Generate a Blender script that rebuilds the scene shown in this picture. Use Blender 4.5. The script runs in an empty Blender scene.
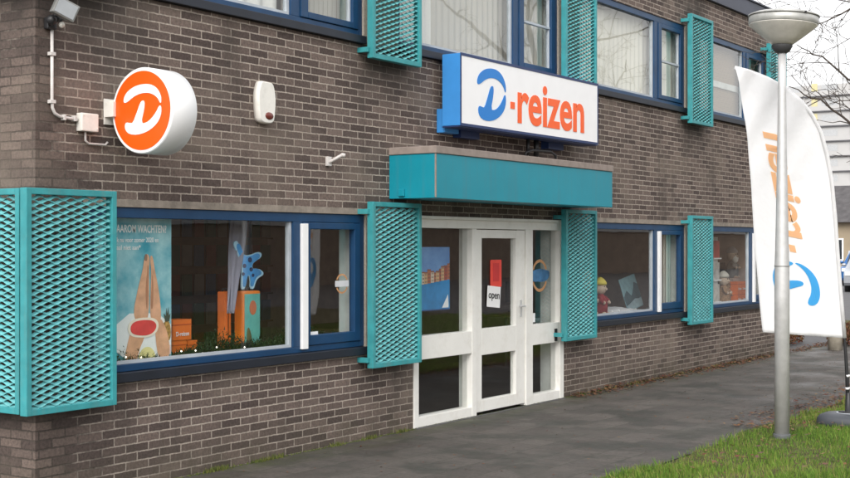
import bpy, bmesh, math, random
from mathutils import Vector, Matrix
from mathutils.geometry import tessellate_polygon
random.seed(7)
R = math.radians
sc = bpy.context.scene
col = sc.collection

# ------------------------------------------------------------------ materials
def new_mat(name):
    m = bpy.data.materials.new(name); m.use_nodes = True
    nt = m.node_tree; b = nt.nodes['Principled BSDF']
    return m, nt, b
def N(nt, t, **kw):
    n = nt.nodes.new(t)
    for k, v in kw.items(): setattr(n, k, v)
    return n
def ramp(nt, src, c0, c1, p0=.3, p1=.7):
    r = N(nt, 'ShaderNodeValToRGB')
    r.color_ramp.elements[0].position = p0; r.color_ramp.elements[1].position = p1
    r.color_ramp.elements[0].color = (*c0, 1); r.color_ramp.elements[1].color = (*c1, 1)
    nt.links.new(src, r.inputs[0]); return r.outputs[0]
def mixc(nt, fac, a, b, mode='MIX'):
    m = N(nt, 'ShaderNodeMix'); m.data_type = 'RGBA'; m.blend_type = mode
    for s, v in ((m.inputs[0], fac), (m.inputs[6], a), (m.inputs[7], b)):
        if hasattr(v, 'is_linked') or isinstance(v, bpy.types.NodeSocket): nt.links.new(v, s)
        elif isinstance(v, tuple): s.default_value = (*v, 1)
        else: s.default_value = v
    return m.outputs[2]
def noise(nt, vec, scale, detail=4, rough=.55):
    n = N(nt, 'ShaderNodeTexNoise'); n.inputs['Scale'].default_value = scale
    n.inputs['Detail'].default_value = detail; n.inputs['Roughness'].default_value = rough
    if vec is not None: nt.links.new(vec, n.inputs['Vector'])
    return n.outputs[0]
def wpos(nt): return N(nt, 'ShaderNodeNewGeometry').outputs['Position']
def bump(nt, b, h, dist, strength=1):
    bp = N(nt, 'ShaderNodeBump'); bp.inputs['Distance'].default_value = dist
    bp.inputs['Strength'].default_value = strength
    nt.links.new(h, bp.inputs['Height']); nt.links.new(bp.outputs[0], b.inputs['Normal'])
def plain(name, c, rough=.5, metal=0, var=.12, scale=6, bmp=0, spec=.5, dirt=None, dirt_amt=.5):
    m, nt, b = new_mat(name)
    p = wpos(nt)
    n = noise(nt, p, scale, 6)
    lo = tuple(x * (1 - var) for x in c); hi = tuple(min(1, x * (1 + var)) for x in c)
    cc = ramp(nt, n, lo, hi)
    if dirt:
        n2 = noise(nt, p, scale * 1.7, 8, .7)
        f = ramp(nt, n2, (0, 0, 0), (dirt_amt,) * 3, .5, .75)
        cc = mixc(nt, f, cc, dirt)
    nt.links.new(cc, b.inputs['Base Color'])
    b.inputs['Roughness'].default_value = rough; b.inputs['Metallic'].default_value = metal
    b.inputs['Specular IOR Level'].default_value = spec
    if bmp: bump(nt, b, noise(nt, p, scale * 8, 4), bmp)
    return m

def brick_mat(name, c1, c2, mortar, stains=True):
    m, nt, b = new_mat(name)
    p = wpos(nt)
    sx = N(nt, 'ShaderNodeSeparateXYZ'); nt.links.new(p, sx.inputs[0])
    ad = N(nt, 'ShaderNodeMath', operation='ADD'); nt.links.new(sx.outputs[0], ad.inputs[0]); nt.links.new(sx.outputs[1], ad.inputs[1])
    cb = N(nt, 'ShaderNodeCombineXYZ'); nt.links.new(ad.outputs[0], cb.inputs[0]); nt.links.new(sx.outputs[2], cb.inputs[1])
    # ragged arrises
    nn = N(nt, 'ShaderNodeTexNoise'); nn.inputs['Scale'].default_value = 28; nn.inputs['Detail'].default_value = 3
    nt.links.new(p, nn.inputs['Vector'])
    vs = N(nt, 'ShaderNodeVectorMath', operation='SUBTRACT'); vs.inputs[1].default_value = (.5, .5, .5); nt.links.new(nn.outputs[1], vs.inputs[0])
    vm = N(nt, 'ShaderNodeVectorMath', operation='SCALE'); vm.inputs[3].default_value = .010; nt.links.new(vs.outputs[0], vm.inputs[0])
    va = N(nt, 'ShaderNodeVectorMath', operation='ADD'); nt.links.new(cb.outputs[0], va.inputs[0]); nt.links.new(vm.outputs[0], va.inputs[1])
    def bt(ca, cb_, bias=0., off=0.):
        t = N(nt, 'ShaderNodeTexBrick'); t.offset = .5; t.squash = 1
        t.inputs['Scale'].default_value = 1; t.inputs['Brick Width'].default_value = .22; t.inputs['Row Height'].default_value = .0625
        t.inputs['Mortar Size'].default_value = .0058; t.inputs['Mortar Smooth'].default_value = .25; t.inputs['Bias'].default_value = bias
        t.inputs['Color1'].default_value = (*ca, 1); t.inputs['Color2'].default_value = (*cb_, 1); t.inputs['Mortar'].default_value = (*mortar, 1)
        nt.links.new(va.outputs[0], t.inputs['Vector']); return t
    t = bt(c1, c2, -.1)
    if stains:
        # joints: pale and full in places, weathered out in others with the joint shadow painted dark, darkest towards the left corner
        gx = N(nt, 'ShaderNodeMapRange'); nt.links.new(sx.outputs[0], gx.inputs[0]); gx.inputs[1].default_value = 5.6; gx.inputs[2].default_value = 6.5; gx.inputs[3].default_value = -.26; gx.inputs[4].default_value = .1
        gs = N(nt, 'ShaderNodeMath', operation='ADD'); nt.links.new(gx.outputs[0], gs.inputs[0]); nt.links.new(noise(nt, p, 1.1, 6, .65), gs.inputs[1])
        nt.links.new(ramp(nt, gs.outputs[0], (.075, .062, .055), mortar, .33, .47), t.inputs['Mortar'])
    c = t.outputs[0]
    # fine face grain
    g = ramp(nt, noise(nt, p, 45, 6, .7), (.5, .5, .5), (1.42, 1.38, 1.34), .25, .75)
    c = mixc(nt, 1.0, c, g, 'MULTIPLY')
    if stains:
        # smeared mortar / weather patches, wider than they are tall
        mp = N(nt, 'ShaderNodeMapping'); mp.inputs['Scale'].default_value = (.55, .55, .9); nt.links.new(p, mp.inputs[0])
        f = ramp(nt, noise(nt, mp.outputs[0], 1.5, 7, .6), (0, 0, 0), (.52,) * 3, .5, .68)
        c = mixc(nt, f, c, (.225, .185, .15))
        mp2 = N(nt, 'ShaderNodeMapping'); mp2.inputs['Scale'].default_value = (2.2, 2.2, .5); mp2.inputs['Location'].default_value = (4, 2, 7); nt.links.new(p, mp2.inputs[0])
        f2 = ramp(nt, noise(nt, mp2.outputs[0], 1.3, 6, .6), (0, 0, 0), (.6,) * 3, .53, .72)
        c = mixc(nt, f2, c, (.062, .052, .045))
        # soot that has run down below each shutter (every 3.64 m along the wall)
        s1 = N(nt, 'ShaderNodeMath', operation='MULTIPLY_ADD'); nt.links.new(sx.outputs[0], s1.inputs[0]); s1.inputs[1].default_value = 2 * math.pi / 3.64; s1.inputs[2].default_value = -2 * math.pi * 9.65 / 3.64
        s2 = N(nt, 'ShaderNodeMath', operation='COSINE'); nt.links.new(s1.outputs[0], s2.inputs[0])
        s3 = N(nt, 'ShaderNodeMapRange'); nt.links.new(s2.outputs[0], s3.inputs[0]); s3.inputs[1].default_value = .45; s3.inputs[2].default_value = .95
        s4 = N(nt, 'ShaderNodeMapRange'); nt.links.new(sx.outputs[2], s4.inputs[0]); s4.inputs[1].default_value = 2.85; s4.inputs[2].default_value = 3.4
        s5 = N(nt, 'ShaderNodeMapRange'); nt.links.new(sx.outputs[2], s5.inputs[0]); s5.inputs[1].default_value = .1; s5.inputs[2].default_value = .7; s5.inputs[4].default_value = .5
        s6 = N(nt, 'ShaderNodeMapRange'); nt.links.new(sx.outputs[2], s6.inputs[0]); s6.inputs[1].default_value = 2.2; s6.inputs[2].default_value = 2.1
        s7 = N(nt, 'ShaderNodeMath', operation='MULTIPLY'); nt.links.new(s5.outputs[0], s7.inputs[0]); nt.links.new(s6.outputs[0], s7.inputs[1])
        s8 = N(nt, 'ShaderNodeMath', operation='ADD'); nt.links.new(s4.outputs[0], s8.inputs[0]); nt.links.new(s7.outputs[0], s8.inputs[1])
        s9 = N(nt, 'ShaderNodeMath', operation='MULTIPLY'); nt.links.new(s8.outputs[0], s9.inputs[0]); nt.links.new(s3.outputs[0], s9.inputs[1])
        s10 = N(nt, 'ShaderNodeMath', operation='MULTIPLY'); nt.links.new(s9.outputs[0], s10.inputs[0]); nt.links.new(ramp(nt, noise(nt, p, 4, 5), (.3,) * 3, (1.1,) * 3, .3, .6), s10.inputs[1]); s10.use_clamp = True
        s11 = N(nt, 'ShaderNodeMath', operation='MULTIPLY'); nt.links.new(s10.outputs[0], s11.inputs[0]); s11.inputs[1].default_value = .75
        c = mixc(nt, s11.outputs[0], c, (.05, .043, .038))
        # splash zone: green-dark algae just above the paving
        mr = N(nt, 'ShaderNodeMapRange'); nt.links.new(sx.outputs[2], mr.inputs[0])
        mr.inputs[1].default_value = 0; mr.inputs[2].default_value = .38; mr.inputs[3].default_value = .75; mr.inputs[4].default_value = 0
        mu = N(nt, 'ShaderNodeMath', operation='MULTIPLY'); nt.links.new(mr.outputs[0], mu.inputs[0]); nt.links.new(ramp(nt, noise(nt, p, 5, 6), (.15,) * 3, (1,) * 3), mu.inputs[1])
        c = mixc(nt, mu.outputs[0], c, (.06, .056, .036))
    nt.links.new(c, b.inputs['Base Color'])
    b.inputs['Roughness'].default_value = .9; b.inputs['Specular IOR Level'].default_value = .25
    h = N(nt, 'ShaderNodeMath', operation='MULTIPLY_ADD'); nt.links.new(t.outputs['Fac'], h.inputs[0]); h.inputs[1].default_value = -1.0
    nt.links.new(noise(nt, p, 60, 5, .65), h.inputs[2])
    bump(nt, b, h.outputs[0], .005, .9)
    return m

def glass_mat(name, tint=(.965, .975, .97), refl=1.0, rough=.01):
    m = bpy.data.materials.new(name); m.use_nodes = True; nt = m.node_tree; nt.nodes.clear()
    o = N(nt, 'ShaderNodeOutputMaterial'); mx = N(nt, 'ShaderNodeMixShader')
    tr = N(nt, 'ShaderNodeBsdfTransparent'); tr.inputs[0].default_value = (*tint, 1)
    gl = N(nt, 'ShaderNodeBsdfGlossy'); gl.inputs['Roughness'].default_value = rough; gl.inputs[0].default_value = (refl, refl, refl, 1)
    fr = N(nt, 'ShaderNodeFresnel'); fr.inputs[0].default_value = 1.5
    ge = N(nt, 'ShaderNodeNewGeometry'); inv = N(nt, 'ShaderNodeMath', operation='SUBTRACT'); inv.inputs[0].default_value = 1.6; nt.links.new(ge.outputs['Backfacing'], inv.inputs[1])
    inv2 = N(nt, 'ShaderNodeMath', operation='GREATER_THAN'); nt.links.new(inv.outputs[0], inv2.inputs[0]); inv2.inputs[1].default_value = 1
    ml = N(nt, 'ShaderNodeMath', operation='MULTIPLY'); nt.links.new(inv2.outputs[0], ml.inputs[0]); nt.links.new(fr.outputs[0], ml.inputs[1])
    ml2 = N(nt, 'ShaderNodeMath', operation='MULTIPLY'); nt.links.new(ml.outputs[0], ml2.inputs[0]); ml2.inputs[1].default_value = 1.5
    nt.links.new(ml2.outputs[0], mx.inputs[0]); nt.links.new(tr.outputs[0], mx.inputs[1]); nt.links.new(gl.outputs[0], mx.inputs[2])
    nt.links.new(mx.outputs[0], o.inputs[0])
    # old float glass is never quite flat
    bp = N(nt, 'ShaderNodeBump'); bp.inputs['Distance'].default_value = .02; bp.inputs['Strength'].default_value = .04
    nt.links.new(noise(nt, wpos(nt), 1.6, 2), bp.inputs['Height']); nt.links.new(bp.outputs[0], gl.inputs['Normal'])
    return m

def fabric(name, c, trans=.4, bmp=.002):
    m, nt, b = new_mat(name)
    b.inputs['Roughness'].default_value = .8
    b.inputs['Base Color'].default_value = (*c, 1)
    o = nt.nodes['Material Output']
    t = N(nt, 'ShaderNodeBsdfTranslucent'); t.inputs[0].default_value = (*c, 1)
    mx = N(nt, 'ShaderNodeMixShader'); mx.inputs[0].default_value = trans
    nt.links.new(b.outputs[0], mx.inputs[1]); nt.links.new(t.outputs[0], mx.inputs[2]); nt.links.new(mx.outputs[0], o.inputs[0])
    bump(nt, b, noise(nt, wpos(nt), 9, 3), bmp)
    return m

M = {}
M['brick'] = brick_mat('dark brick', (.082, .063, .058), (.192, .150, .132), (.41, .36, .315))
M['brick_far'] = brick_mat('tan brick', (.26, .19, .15), (.34, .26, .20), (.40, .36, .31), False)
M['course'] = plain('lintel stone', (.25, .215, .18), .9, 0, .3, 9, .003)
M['pier'] = plain('pebbled pier stone', (.36, .32, .27), .9, 0, .22, 60, .004)
M['blue'] = plain('blue frame paint', (.007, .045, .118), .42, 0, .15, 5, 0, .4, (.03, .07, .13), .3)
M['navy'] = plain('dark sill paint', (.010, .014, .024), .5, 0, .2, 5)
M['bead'] = plain('pale glazing bead', (.42, .46, .5), .5)
M['white'] = plain('white door paint', (.80, .79, .75), .45, 0, .04, 3, 0, .5, (.5, .46, .38), .35)
M['strip'] = plain('white strip', (.85, .85, .85), .5, 0, .03)
M['teal'] = plain('teal shutter paint', (.040, .285, .31), .5, 0, .14, 9, 0, .4, (.10, .30, .29), .45)
M['grille'] = plain('sky-lit teal mesh paint', (.13, .43, .45), .5, 0, .14, 9, 0, .4, (.14, .33, .32), .4)  # shutter teal made paler: sky light on the strands put into the colour
M['canopy'] = plain('canopy panel teal', (.004, .245, .325), .38, 0, .07, 2, 0, .5, (.03, .24, .29), .3)
def streaks(m, c, amt, sc=(9, 9, .5)):
    nt = m.node_tree; b = nt.nodes['Principled BSDF']; src = b.inputs['Base Color'].links[0].from_socket
    mp = N(nt, 'ShaderNodeMapping'); mp.inputs['Scale'].default_value = sc; nt.links.new(wpos(nt), mp.inputs[0])
    f = ramp(nt, noise(nt, mp.outputs[0], 1.6, 6, .65), (0, 0, 0), (amt,) * 3, .52, .72)
    nt.links.new(mixc(nt, f, src, c), b.inputs['Base Color'])
streaks(M['canopy'], (.05, .20, .25), .55); streaks(M['teal'], (.12, .24, .23), .5); streaks(M['grille'], (.12, .26, .26), .6, (3, 3, .8))
M['flashing'] = plain('canopy roof edge', (.26, .215, .19), .8, 0, .15, 12)
M['fascia'] = plain('roof fascia metal', (.055, .062, .088), .55, .0, .15, 4)
M['roof'] = plain('roof felt', (.06, .06, .06), .9)
M['signblue'] = plain('sign case blue', (.045, .25, .62), .4, 0, .05)
M['darkblue'] = plain('sign edge dark blue', (.015, .035, .12), .45, 0, .05)
M['signwhite'] = plain('sign face white', (.86, .86, .87), .3, 0, .02)
M['logoblue'] = plain('logo blue', (.001, .19, .60), .35, 0, .03)
M['logoorange'] = plain('logo orange', (.90, .115, .010), .35, 0, .03)
M['discorange'] = plain('disc orange', (.92, .105, .004), .3, 0, .02)
M['plasticwhite'] = plain('aged white plastic', (.78, .76, .71), .45, 0, .05, 8, 0, .5, (.5, .48, .42), .4)
M['lens'] = plain('siren lens', (.14, .03, .022), .25)
M['pipe'] = plain('conduit plastic', (.6, .57, .55), .5, 0, .1, 14)
M['black'] = plain('black plastic', (.02, .02, .022), .45)
M['greymetal'] = plain('grey lamp metal', (.22, .22, .21), .5, .3)
M['galv'] = plain('galvanised post', (.60, .60, .60), .40, .35, .10, 9, 0, .5, (.46, .45, .43), .4)
M['bowl'] = plain('lamp bowl acrylic', (.80, .77, .72), .3, 0, .10, 7, 0, .5, (.5, .47, .42), .4)
M['lid'] = plain('lamp lid', (.42, .42, .41), .6, .2, .25, 10, 0, .5, (.16, .17, .12), .6)
M['collar'] = plain('lamp collar', (.045, .045, .048), .6)
M['glass'] = glass_mat('window glass')
M['lampglass'] = plain('floodlight glass', (.34, .36, .38), .2)
M['inner'] = plain('interior plaster', (.50, .38, .32), .9)
M['innerfloor'] = plain('interior floor', (.05, .04, .035), .7)
M['reveal'] = plain('white inner reveal', (.62, .64, .61), .8)
M['curtain'] = fabric('white curtain', (.88, .87, .84), .3)
M['blind'] = fabric('grey vertical blind', (.62, .59, .53), .25)
M['cream'] = fabric('cream blind', (.86, .83, .74), .25)
M['tanblind'] = fabric('tan blind', (.42, .33, .24), .2)
M['flag'] = fabric('flag cloth', (.94, .94, .95), .4, .009)
M['flagorange'] = fabric('flag orange print', (.88, .54, .30), .4)
M['flagblue'] = fabric('flag blue print', (.06, .40, .78), .35)
M['wood'] = plain('desk wood', (.22, .13, .07), .5)
M['bark'] = plain('bark', (.075, .06, .05), .9, 0, .3, 12, .004)
M['concrete'] = plain('concrete', (.42, .38, .31), .9, 0, .15, 14, .003)
M['carsilver'] = plain('silver car paint', (.42, .44, .47), .25, .5, .03)
M['carblue'] = plain('blue car paint', (.03, .12, .32), .25, .3, .03)
M['rubber'] = plain('tyre rubber', (.02, .02, .02), .8)
M['carglass'] = plain('car glass', (.02, .025, .03), .08)
M['tile'] = plain('roof tiles dark', (.075, .07, .072), .8, 0, .3, 3)
M['render'] = plain('pale render', (.48, .475, .47), .8, 0, .04, .3)
M['yellowpanel'] = plain('pale yellow panel', (.58, .53, .30), .7)
M['balcony'] = plain('balcony edge grey', (.12, .12, .13), .7)
M['winfar'] = plain('far window glass', (.44, .45, .46), .4)
M['housewall'] = plain('house wall', (.33, .27, .19), .9, 0, .12, 1)

def paving_mat():
    m, nt, b = new_mat('worn concrete paving')
    p = wpos(nt)
    nn = N(nt, 'ShaderNodeTexNoise'); nn.inputs['Scale'].default_value = 9; nt.links.new(p, nn.inputs['Vector'])
    vm = N(nt, 'ShaderNodeVectorMath', operation='SCALE'); vm.inputs[3].default_value = .02; nt.links.new(nn.outputs[1], vm.inputs[0])
    va = N(nt, 'ShaderNodeVectorMath', operation='ADD'); nt.links.new(p, va.inputs[0]); nt.links.new(vm.outputs[0], va.inputs[1])
    t = N(nt, 'ShaderNodeTexBrick'); t.offset = .5
    for k, v in (('Scale', 1), ('Brick Width', .3), ('Row Height', .3), ('Mortar Size', .006), ('Mortar Smooth', .5), ('Bias', 0)): t.inputs[k].default_value = v
    t.inputs['Color1'].default_value = (.052, .045, .040, 1); t.inputs['Color2'].default_value = (.086, .075, .067, 1); t.inputs['Mortar'].default_value = (.045, .045, .033, 1)
    nt.links.new(va.outputs[0], t.inputs['Vector'])
    c = t.outputs[0]
    c = mixc(nt, 1.0, c, ramp(nt, noise(nt, p, 30, 8, .75), (.6,) * 3, (1.4, 1.38, 1.35)), 'MULTIPLY')
    f = ramp(nt, noise(nt, p, 1.9, 8, .65), (0, 0, 0), (.85,) * 3, .47, .60)
    c = mixc(nt, f, c, (.034, .034, .027))
    f = ramp(nt, noise(nt, p, .8, 5, .6), (0, 0, 0), (.5,) * 3, .5, .7)
    c = mixc(nt, f, c, (.105, .092, .08))
    g_ = N(nt, 'ShaderNodeTexVoronoi'); g_.inputs['Scale'].default_value = 38; nt.links.new(p, g_.inputs['Vector'])
    c = mixc(nt, ramp(nt, g_.outputs[0], (.55,) * 3, (0, 0, 0), .03, .10), c, (.26, .23, .19))
    f = ramp(nt, noise(nt, p, 14, 8, .8), (0, 0, 0), (.7,) * 3, .55, .7)
    c = mixc(nt, f, c, (.04, .035, .03))
    # moss close to the wall foot (y = 0) and along the lawn edge
    sx = N(nt, 'ShaderNodeSeparateXYZ'); nt.links.new(p, sx.inputs[0])
    mr = N(nt, 'ShaderNodeMapRange'); nt.links.new(sx.outputs[1], mr.inputs[0]); mr.inputs[1].default_value = -.45; mr.inputs[2].default_value = 0; mr.inputs[3].default_value = 0; mr.inputs[4].default_value = 1
    mu = N(nt, 'ShaderNodeMath', operation='MULTIPLY'); nt.links.new(mr.outputs[0], mu.inputs[0]); nt.links.new(ramp(nt, noise(nt, p, 4, 7, .7), (0, 0, 0), (1, 1, 1), .4, .62), mu.inputs[1])
    c = mixc(nt, mu.outputs[0], c, (.05, .056, .022))
    nt.links.new(c, b.inputs['Base Color'])
    rr = ramp(nt, noise(nt, p, 1.3, 6, .6), (.48,) * 3, (.9,) * 3, .35, .6); nt.links.new(rr, b.inputs['Roughness'])
    h = N(nt, 'ShaderNodeMath', operation='MULTIPLY_ADD'); nt.links.new(t.outputs['Fac'], h.inputs[0]); h.inputs[1].default_value = -1.0
    nt.links.new(noise(nt, p, 35, 6, .7), h.inputs[2]); bump(nt, b, h.outputs[0], .004, .8)
    return m
M['paving'] = paving_mat()
M['asphalt'] = plain('asphalt', (.085, .083, .085), .85, 0, .25, 5, .003)
M['soil'] = plain('lawn soil', (.075, .07, .03), 1, 0, .5, 7, .01, .2, (.10, .07, .035), .8)

def vary_mat(name, cols, rough=.8, trans=.25):
    """leaf / blade material: colour picked per blade through a face attribute"""
    m, nt, b = new_mat(name)
    a = N(nt, 'ShaderNodeAttribute', attribute_name='tone')
    r = N(nt, 'ShaderNodeValToRGB'); cr = r.color_ramp
    while len(cr.elements) < len(cols): cr.elements.new(.5)
    for i, c in enumerate(cols):
        cr.elements[i].position = i / (len(cols) - 1); cr.elements[i].color = (*c, 1)
    nt.links.new(a.outputs['Fac'], r.inputs[0]); nt.links.new(r.outputs[0], b.inputs['Base Color'])
    b.inputs['Roughness'].default_value = rough
    t = N(nt, 'ShaderNodeBsdfTranslucent'); nt.links.new(r.outputs[0], t.inputs[0])
    mx = N(nt, 'ShaderNodeMixShader'); mx.inputs[0].default_value = trans
    nt.links.new(b.outputs[0], mx.inputs[1]); nt.links.new(t.outputs[0], mx.inputs[2]); nt.links.new(mx.outputs[0], nt.nodes['Material Output'].inputs[0])
    return m
M['grass'] = vary_mat('grass blades', [(.05, .10, .012), (.085, .17, .018), (.125, .235, .025), (.18, .28, .035), (.26, .22, .08)])
M['leaves'] = vary_mat('fallen leaves', [(.10, .035, .03), (.16, .06, .03), (.20, .10, .035), (.11, .06, .06), (.26, .17, .07)])
M['hedge'] = vary_mat('red brown leaves', [(.10, .03, .02), (.18, .06, .035), (.16, .09, .03), (.07, .06, .02)])
M['moss'] = vary_mat('weeds', [(.06, .09, .015), (.12, .15, .03), (.20, .20, .05)])
M['garland'] = vary_mat('pine garland needles', [(.01, .03, .012), (.02, .05, .02), (.03, .07, .03)])

# ------------------------------------------------------------------ mesh helpers
def box(bm, x0, x1, y0, y1, z0, z1, bev=0):
    v = [bm.verts.new((x, y, z)) for z in (z0, z1) for y in (y0, y1) for x in (x0, x1)]
    fs = [(0, 2, 3, 1), (4, 5, 7, 6), (0, 1, 5, 4), (2, 6, 7, 3), (0, 4, 6, 2), (1, 3, 7, 5)]
    f = [bm.faces.new([v[i] for i in q]) for q in fs]
    if bev:
        es = {e for x in f for e in x.edges}
        bmesh.ops.bevel(bm, geom=list(es), offset=bev, segments=2, affect='EDGES', profile=.6)
def tube(bm, pts, rad, seg=8, caps=True):
    pts = [Vector(p) for p in pts]; rings = []
    rads = rad if isinstance(rad, (list, tuple)) else [rad] * len(pts)
    prev = None
    for i, p in enumerate(pts):
        d = (pts[min(i + 1, len(pts) - 1)] - pts[max(i - 1, 0)]).normalized()
        if prev is None:
            a = d.cross(Vector((0, 0, 1)));
            if a.length < .05: a = d.cross(Vector((1, 0, 0)))
        else: a = prev - d * prev.dot(d)
        a.normalize(); prev = a; b = d.cross(a)
        rings.append([bm.verts.new(p + (a * math.cos(t) + b * math.sin(t)) * rads[i]) for t in [2 * math.pi * k / seg for k in range(seg)]])
    for r0, r1 in zip(rings, rings[1:]):
        for k in range(seg):
            f = bm.faces.new((r0[k], r0[(k + 1) % seg], r1[(k + 1) % seg], r1[k])); f.smooth = True
    if caps:
        bm.faces.new(rings[0][::-1]); bm.faces.new(rings[-1])
def lathe(bm, cx, cy, prof, seg=40):
    """prof: (r, z) bottom to top; closed with caps"""
    rings = [[bm.verts.new((cx + r * math.cos(2 * math.pi * k / seg), cy + r * math.sin(2 * math.pi * k / seg), z)) for k in range(seg)] for r, z in prof]
    for r0, r1 in zip(rings, rings[1:]):
        for k in range(seg):
            f = bm.faces.new((r0[k], r0[(k + 1) % seg], r1[(k + 1) % seg], r1[k])); f.smooth = True
    bm.faces.new(rings[0][::-1]); bm.faces.new(rings[-1])
def blob(bm, c, r, squash=(1, 1, 1), sub=2, jit=0):
    mt = Matrix.Translation(c) @ Matrix.Diagonal((r * squash[0], r * squash[1], r * squash[2], 1))
    res = bmesh.ops.create_icosphere(bm, subdivisions=sub, radius=1, matrix=mt)
    for v in res['verts']:
        if jit: v.co += Vector([random.uniform(-jit, jit) for _ in range(3)])
        for f in v.link_faces: f.smooth = True
def prism(bm, pts2, y0, y1, fn=None):
    """outline in XZ (list of (x,z)), thickness y0 (front) .. y1"""
    fn = fn or (lambda x, y, z: (x, y, z))
    a = [bm.verts.new(fn(x, y0, z)) for x, z in pts2]; b = [bm.verts.new(fn(x, y1, z)) for x, z in pts2]
    n = len(a)
    for i in range(n): bm.faces.new((a[i], b[i], b[(i + 1) % n], a[(i + 1) % n]))
    for t in tessellate_polygon([[Vector((x, z, 0)) for x, z in pts2]]):
        bm.faces.new([a[k] for k in t]); bm.faces.new([b[k] for k in t[::-1]])
def smooth_poly(pts, it=2):
    for _ in range(it):
        q = []
        for i, p in enumerate(pts):
            n = pts[(i + 1) % len(pts)]
            q += [(p[0] * .75 + n[0] * .25, p[1] * .75 + n[1] * .25), (p[0] * .25 + n[0] * .75, p[1] * .25 + n[1] * .75)]
        pts = q
    return pts
def obj(name, bm, m, parent=None, normals=True):
    me = bpy.data.meshes.new(name)
    if normals: bmesh.ops.recalc_face_normals(bm, faces=bm.faces)
    bm.to_mesh(me); bm.free()
    if isinstance(m, (list, tuple)):
        for k in m: me.materials.append(M[k] if isinstance(k, str) else k)
    else: me.materials.append(M[m] if isinstance(m, str) else m)
    o = bpy.data.objects.new(name, me); col.objects.link(o)
    if parent is not None:
        # meshes are written in world metres; the object sits at its thing's origin
        w = Vector((0, 0, 0)); q = parent
        while q is not None: w += q.location; q = q.parent
        me.transform(Matrix.Translation(-w)); o.parent = parent
    return o
def tag(o, label=None, cat=None, group=None, kind=None):
    if label: o['label'] = label
    if cat: o['category'] = cat
    if group: o['group'] = group
    if kind: o['kind'] = kind
    return o
def empty(name, loc, label=None, cat=None, group=None):
    o = bpy.data.objects.new(name, None); o.location = loc; o.empty_display_size = .2; col.objects.link(o)
    return tag(o, label, cat, group)
def mesh_thing(name, bm, m, loc, label, cat, group=None):
    """single-mesh thing with its origin at loc"""
    o = obj(name, bm, m); o.data.transform(Matrix.Translation(-Vector(loc))); o.location = loc
    return tag(o, label, cat, group)
def copy_tree(o, parent=None):
    c = o.copy(); col.objects.link(c); c.parent = parent
    for ch in list(o.children): copy_tree(ch, c)
    return c
def text_bm(s, size, xs=1.0, bold=0.0, depth=.004, shear=0):
    cu = bpy.data.curves.new('txt', 'FONT'); cu.body = s; cu.size = size; cu.extrude = depth / 2; cu.offset = bold; cu.shear = shear
    cu.resolution_u = 5
    o = bpy.data.objects.new('txt', cu); col.objects.link(o)
    dg = bpy.context.evaluated_depsgraph_get()
    me = bpy.data.meshes.new_from_object(o.evaluated_get(dg))
    bm = bmesh.new(); bm.from_mesh(me)
    bpy.data.objects.remove(o); bpy.data.curves.remove(cu); bpy.data.meshes.remove(me)
    bmesh.ops.transform(bm, matrix=Matrix.Diagonal((xs, 1, 1, 1)), verts=bm.verts)
    return bm
def fit(bm, x0, x1, z0=None, z1=None, y=0):
    """text (XY) stood up in XZ facing -Y and fitted to x0..x1 (and z0..z1)"""
    xs = [v.co.x for v in bm.verts]; ys = [v.co.y for v in bm.verts]
    a, b, c, d = min(xs), max(xs), min(ys), max(ys)
    kx = (x1 - x0) / (b - a); kz = (z1 - z0) / (d - c) if z1 is not None else kx
    for v in bm.verts:
        X, Y, Z = v.co; v.co = (x0 + (X - a) * kx, y - Z, z0 + (Y - c) * kz)
    return bm

# logo outlines, in units of the disc radius (x right, y up)
def lg(pts): return [((x - 210) / 140, -(y - 243) / 197) for x, y in pts]
CRES = smooth_poly(lg([(119, 186), (126, 162), (143, 140), (175, 120), (215, 112), (255, 116), (287, 138), (306, 175), (309, 205), (304, 218), (293, 190), (270, 168), (240, 157), (205, 158), (170, 172), (146, 192), (124, 202)]))
BOWL = smooth_poly(lg([(307, 228), (309, 262), (298, 298), (272, 330), (235, 353), (190, 364), (150, 358), (130, 338), (126, 312), (134, 297), (152, 302), (168, 302), (188, 250), (204, 205), (216, 193), (226, 200), (225, 235), (208, 308), (236, 306), (262, 286), (284, 256), (298, 226)]), 1)
def logo(bm, cx, cz, rx, rz, y0, y1, fn=None, shapes=None):
    for P in shapes or (CRES, BOWL): prism(bm, [(cx + x * rx, cz + y * rz) for x, y in P], y0, y1, fn)

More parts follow.
